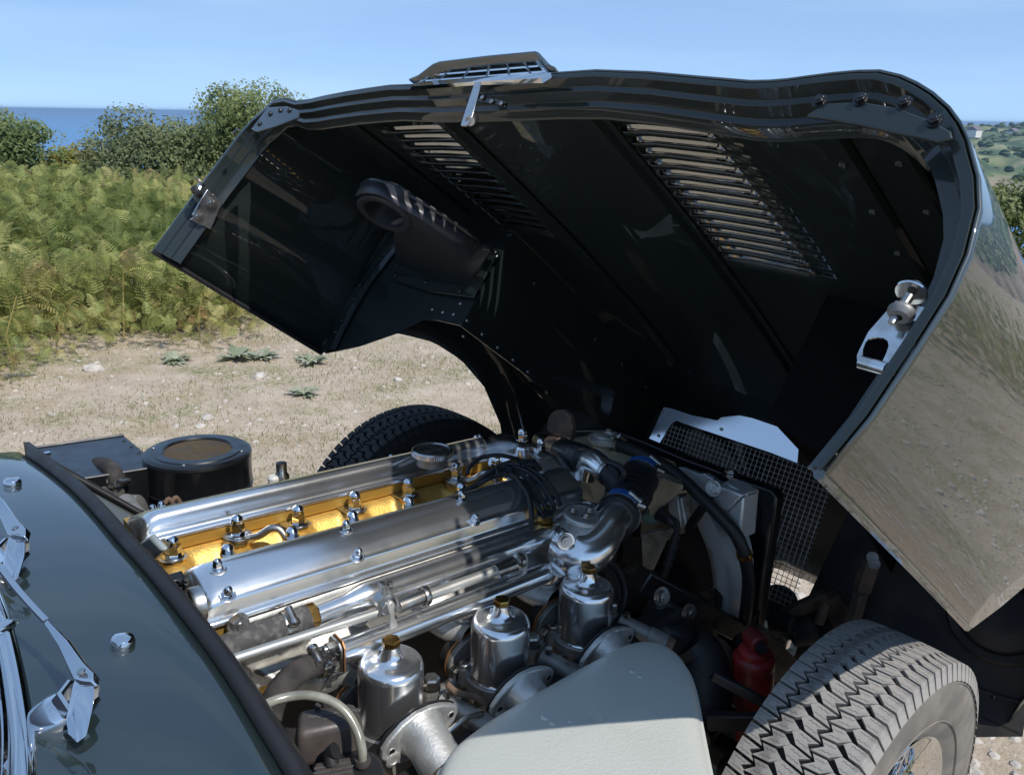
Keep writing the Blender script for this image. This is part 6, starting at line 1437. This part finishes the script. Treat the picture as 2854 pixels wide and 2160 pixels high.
MB().tube([d0 + Vector((-.004, -.014, .004)), d0 + Vector((.012, .018, .004))], .0165, 20).build('damper_eye', M_RED, DA, bevel=.003)
MB().tube([d0 + Vector((-.012, -.022, .004)), d0 + Vector((-.004, -.014, .004))], .010, 14).build('eye_bush', M_RUBBER, DA)
UW = empty('wishbone', CAR)
bar(PY(1985, 1880, -.47), PY(2190, 1990, -.56), .012, .016, 'wishbone_arm', M_SATIN, UW); bar(PY(1970, 2008, -.47), PY(2200, 2012, -.57), .016, .028, 'wishbone_arm', M_SATIN, UW)
bar(PY(1960, 2060, -.43), PY(2060, 2120, -.48), .05, .04, 'wishbone_pivot', M_SATIN, UW, bev=.01)
MB().lathe([(0, 0), (.02, 0), (.024, .01), (.018, .03), (0, .032)], PY(2025, 2140, -.48), (-.3, -.8, .2), 20).build('pivot_nut', M_SATIN, UW)
# rails running forward, anti-roll links
FW = empty('nose_frame', CAR)
bar(PX(2115, 1760, .16), PX(2250, 1900, .30), .03, .03, 'nose_tube', M_RUST, FW); bar(PX(2100, 1800, .16), PX(2230, 1930, .30), .04, .05, 'nose_tube', M_SATIN, FW)
bar(PX(2185, 1715, .36), PX(2305, 1662, .42), .022, .03, 'link_arm', M_RUST, FW); bar(PX(2305, 1662, .42), PX(2355, 1735, .45), .03, .05, 'link_arm', M_RUST, FW)
bar(PX(2305, 1680, .40), PX(2280, 1740, .38), .012, .03, 'link_arm', M_RUST, FW)
MB().tube([PX(2205, 1765, .34), PX(2270, 1752, .36)], .030, 18).build('link_bush', M_DIRTY, FW, bevel=.006)
MB().tube([PX(2150, 1725, .33), PX(2215, 1745, .33)], .022, 16).build('link_bush', M_DIRTY, FW, bevel=.006)
bar(PX(2260, 1780, .36), PX(2235, 1850, .36), .012, .04, 'link_plate', M_RUST, FW)
inst(ME_BOLT, 'bolt', FW, loc_rot(PX(2215, 1765, .325), (-1, -.3, 0)))
bar(PX(2430, 1560, .43), PX(2400, 1650, .42), .02, .035, 'hinge_stay', M_RUST, FW); bar(PX(2400, 1650, .42), PX(2362, 1780, .40), .02, .035, 'hinge_stay', M_RUST, FW)
for a, b in ((2432, 1553), (2436, 1570)): inst(ME_BOLT, 'bolt', FW, loc_rot(PX(a, b, .41), (-1, -.4, .2)))
bar(PX(2140, 1755, .40), PX(2200, 1795, .40), .02, .03, 'number_plate_stay', M_BRUSH, FW)
# motif bar badge in the mouth
BD = empty('nose_badge', BON)
bdp = BINV @ PX(2165, 1680, .75)
MB().lathe([(0, -.004), (.05, -.004), (.052, .004), (.05, .012), (0, .016)], bdp, (1, .1, -.3), 32).build('badge_disc', M_BLACK, BON)
MB().lathe([(.05, -.002), (.058, .0), (.058, .01), (.05, .014)], bdp, (1, .1, -.3), 32).build('badge_rim', M_CHROME, BON)
bpy.data.objects.remove(BD)

# ------------------------------------------------------------------ wheels
M_TYRE = mat('dusty_tyre', (.065, .063, .061), rough=.9, var=1, var_col=(.33, .312, .29), vscale=26, thr=(.28, .58), bump=.35, bscale=180)
M_SIDE = mat('tyre_sidewall', (.15, .138, .122), rough=.9, var=1, var_col=(.23, .207, .18), vscale=16, bump=.15, bscale=150)
M_GROOVE = mat('tyre_groove', (.018, .017, .017), rough=.9)
M_TYRE2 = mat('clean_tyre', (.020, .020, .022), rough=.75, var=1, var_col=(.045, .042, .040), vscale=26, thr=(.40, .75), bump=.2, bscale=180)
def wheel(c, side, tread, sidew, label, arc):
    w = empty('wheel', CAR, c); w['label'] = label
    # local: axle = y; outside towards side*y
    Rw = .330; hw = .078
    prof = [(.195, -.060), (.215, -.072), (.245, -.082), (.275, -.084), (.300, -.0815), (.314, -.077), (.3205, -.068), (.3225, -.040), (.3235, 0), (.3225, .040), (.3205, .068), (.314, .077), (.300, .0815), (.275, .084), (.245, .082), (.215, .072), (.195, .060)]
    MB().lathe(prof, (0, 0, 0), (0, 1, 0), 120).build('tyre', sidew, w, smooth=50)
    MB().lathe([(.3212, -.066), (.3232, -.04), (.3242, 0), (.3232, .04), (.3212, .066)], (0, 0, 0), (0, 1, 0), 120).build('tread_base', M_GROOVE, w)
    MB().lathe([(.2985, .0818), (.2995, .0832), (.3005, .0818)], (0, 0, 0), (0, side, 0), 100).build('wear_line', sidew, w)
    MB().lathe([(.232, .0785), (.2335, .0805), (.235, .0790)], (0, 0, 0), (0, side, 0), 100).build('wear_line', sidew, w)
    N_ = 84; p = 2 * math.pi / N_
    def rad_(y): return .3325 - .55 * y * y
    bounds = [-.079, -.047, -.017, .017, .047, .079]; amp = [0, .0085, .0085, .0085, .0085, 0]; gap = .0034
    meshes = []
    for j in range(5):
        b = MB()
        yl_, yh = bounds[j], bounds[j + 1]; al, ah = amp[j], amp[j + 1]; ph = (j % 2) * .5
        if j in (0, 4): spans = [(0.09, .90)]
        else: spans = [(0.08, .92)]
        for s0, s1 in spans:
            def zig(s, a): return a * (1 if s < .5 else -1) if a else 0
            ss = [s0, .46, .54, s1] 
            lowr_ = [(s, yl_ + gap + (al * (1 - 2 * abs(2 * ((s + ph) % 1) - 1)))) for s in ss]
            upr_ = [(s, yh - gap + (ah * (1 - 2 * abs(2 * ((s + ph + .12) % 1) - 1)))) for s in ss]
            skew = .16 if j not in (0, 4) else .10
            def P3(s, y, dr): a = (s + skew * (y - yl_) / (yh - yl_) * (1 if j % 2 else -1)) * p; r = rad_(y) + dr; return Vector((math.cos(a) * r, y, math.sin(a) * r))
            n = len(ss); top_ = [P3(s, y, 0) for s, y in lowr_] + [P3(s, y, 0) for s, y in upr_[::-1]]
            bot_ = [P3(s, y, -.010) for s, y in lowr_] + [P3(s, y, -.010) for s, y in upr_[::-1]]
            if j in (0, 4):    # shoulder blocks wrap down the sidewall
                e = [k for k in range(len(top_)) if abs(top_[k].y) > .07]
                for k in e:
                    v = bot_[k]; a = math.atan2(v.z, v.x); bot_[k] = Vector((math.cos(a) * .304, math.copysign(.0835, v.y), math.sin(a) * .304))
            tops = []; m_ = len(top_)
            b.v = [tuple(v) for v in top_ + bot_]; h = n
            b.f = [(i, i + 1, m_ - 2 - i, m_ - 1 - i) for i in range(n - 1)] + [(i, (i + 1) % m_, m_ + (i + 1) % m_, m_ + i)[::-1] for i in range(m_)]
        nf0 = len(b.f)
        for q_ in ((.25, .72) if j in (0, 4) else (.28, .70)):      # zigzag sipes cut in the block
            pr_ = []
            for z_ in range(6):
                y_ = yl_ + (yh - yl_) * (.22 + .11 * z_); s_ = q_ + (.035 if z_ % 2 else -.035); pr_.append((P3(s_ - .010, y_, .0002), P3(s_ + .010, y_, .0002)))
            o_ = len(b.v); b.v += [tuple(v) for pq in pr_ for v in pq]; b.f += [(o_ + 2 * z_, o_ + 2 * z_ + 1, o_ + 2 * z_ + 3, o_ + 2 * z_ + 2) for z_ in range(5)]
        me = b.mesh('tread_block', 0); me.materials.append(tread); me.materials.append(M_GROOVE)
        for f_ in me.polygons:
            if f_.index >= nf0: f_.material_index = 1
        bm = me; meshes.append(me)
    rest = MB()
    for j in range(5):
        for k in range(N_):
            a = k * p + (.5 * p if j % 2 else 0); deg = math.degrees(a) % 360
            M4 = Matrix.Rotation(-a, 4, 'Y')
            if arc[0] <= deg <= arc[1]: inst(meshes[j], 'tread_block', w, M4)
            else: rest.add([M4 @ Vector(v.co) for v in meshes[j].vertices], [tuple(f.vertices) for f in meshes[j].polygons if f.material_index == 0])
    r_ = rest.build('tread_rest', tread, w, smooth=0); r_['kind'] = 'stuff'
    # rim
    MB().lathe([(.200, .060), (.204, .066), (.202, .070), (.196, .069), (.190, .060), (.184, .056), (.180, .040), (.168, .020), (.165, -.02), (.180, -.05), (.200, -.062)], (0, 0, 0), (0, side, 0), 72).build('rim', M_CHROME, w, smooth=50)
    MB().lathe([(.0, .075), (.022, .074), (.030, .066), (.034, .05), (.040, .035), (.040, -.03), (.05, -.04), (0, -.04)], (0, 0, 0), (0, side, 0), 32).build('hub', M_CHROME, w, smooth=40)
    for sx in (0, math.pi / 2):
        u = Vector((math.cos(sx), 0, math.sin(sx)))
    MB().prism([Vector((.052, side * .070, .010)), Vector((.052, side * .070, -.010)), Vector((-.052, side * .070, -.010)), Vector((-.052, side * .070, .010))], (0, side * .008, 0)).build('knock_off_spinner', M_CHROME, w, bevel=.003)
    spk = MB()
    for k in range(60):
        a = 2 * math.pi * k / 60; o_ = (.25 if k % 2 else -.25)
        h0_ = Vector((math.cos(a + o_) * .040, side * (.035 if k % 4 < 2 else -.025), math.sin(a + o_) * .040)); h1_ = Vector((math.cos(a) * .176, side * (.035 if k % 3 else .012), math.sin(a) * .176))
        MB().tube([h0_, h1_], .0023, 6).build('spoke', M_CHROME, w)
    MB().lathe([(.172, -.05), (.172, -.035), (.0, -.035)], (0, 0, 0), (0, side, 0), 48).build('brake_disc', M_SATIN, w)
NW = wheel((0, -.635, .287), -1, M_TYRE, M_SIDE, 'near front wheel with a dusty block-tread tyre', (35, 215))
FWH = wheel((0, .640, .327), 1, M_TYRE2, M_TYRE2, 'far front wheel, only the top of its tyre showing', (10, 200))
MB().prism([PX(a, b, .02) for a, b in ((1525, 1190), (1530, 1160), (1545, 1145), (1570, 1142), (1590, 1160), (1597, 1190), (1590, 1230), (1565, 1250), (1535, 1240))], (.01, 0, 0)).build('heat_shield', M_RUST, CAR)

# ------------------------------------------------------------------ small cables and lines in the bay
CL = empty('bay_cables', CAR)
for pts, r, m_ in ((((1690, 1555, -.27), (1725, 1590, -.275), (1742, 1640, -.28), (1735, 1690, -.29), (1712, 1725, -.30)), .0050, M_RUBBER), (((1685, 1570, -.26), (1712, 1600, -.265), (1726, 1645, -.27), (1720, 1700, -.28)), .0042, M_RUBBER),
                   (((1760, 1600, -.25), (1800, 1625, -.26), (1835, 1660, -.27), (1840, 1720, -.29)), .0035, M_RUBBER), (((1245, 1905, -.31), (1275, 1930, -.32), (1320, 1940, -.33), (1350, 1960, -.34)), .0045, M_RUST),
                   (((1250, 2040, -.36), (1300, 2000, -.36), (1345, 1985, -.36)), .0040, M_STEEL), (((1880, 1690, -.31), (1930, 1730, -.32), (1990, 1790, -.34), (2030, 1820, -.36)), .0045, M_RUBBER)):
    MB().tube(spline([PY(a, b, y) for a, b, y in pts], 6), r, 9).build('cable', m_, CL)
HAZE_D = 1.7e-4
# ------------------------------------------------------------------ sea haze
hz = bpy.data.materials.new('haze'); hz.use_nodes = True; hn = hz.node_tree; hn.nodes.clear()
ho = hn.nodes.new('ShaderNodeOutputMaterial'); hv = hn.nodes.new('ShaderNodeVolumePrincipled')
hv.inputs['Color'].default_value = (.50, .72, 1.0, 1); hv.inputs['Density'].default_value = HAZE_D; hv.inputs['Anisotropy'].default_value = 0.2
hn.links.new(hv.outputs[0], ho.inputs['Volume'])
hb = MB().box((0, 0, -20), (200000, 200000, 56)).build('haze', hz, smooth=0); tag(hb, 'pale sea haze lying over the bay', kind='stuff')
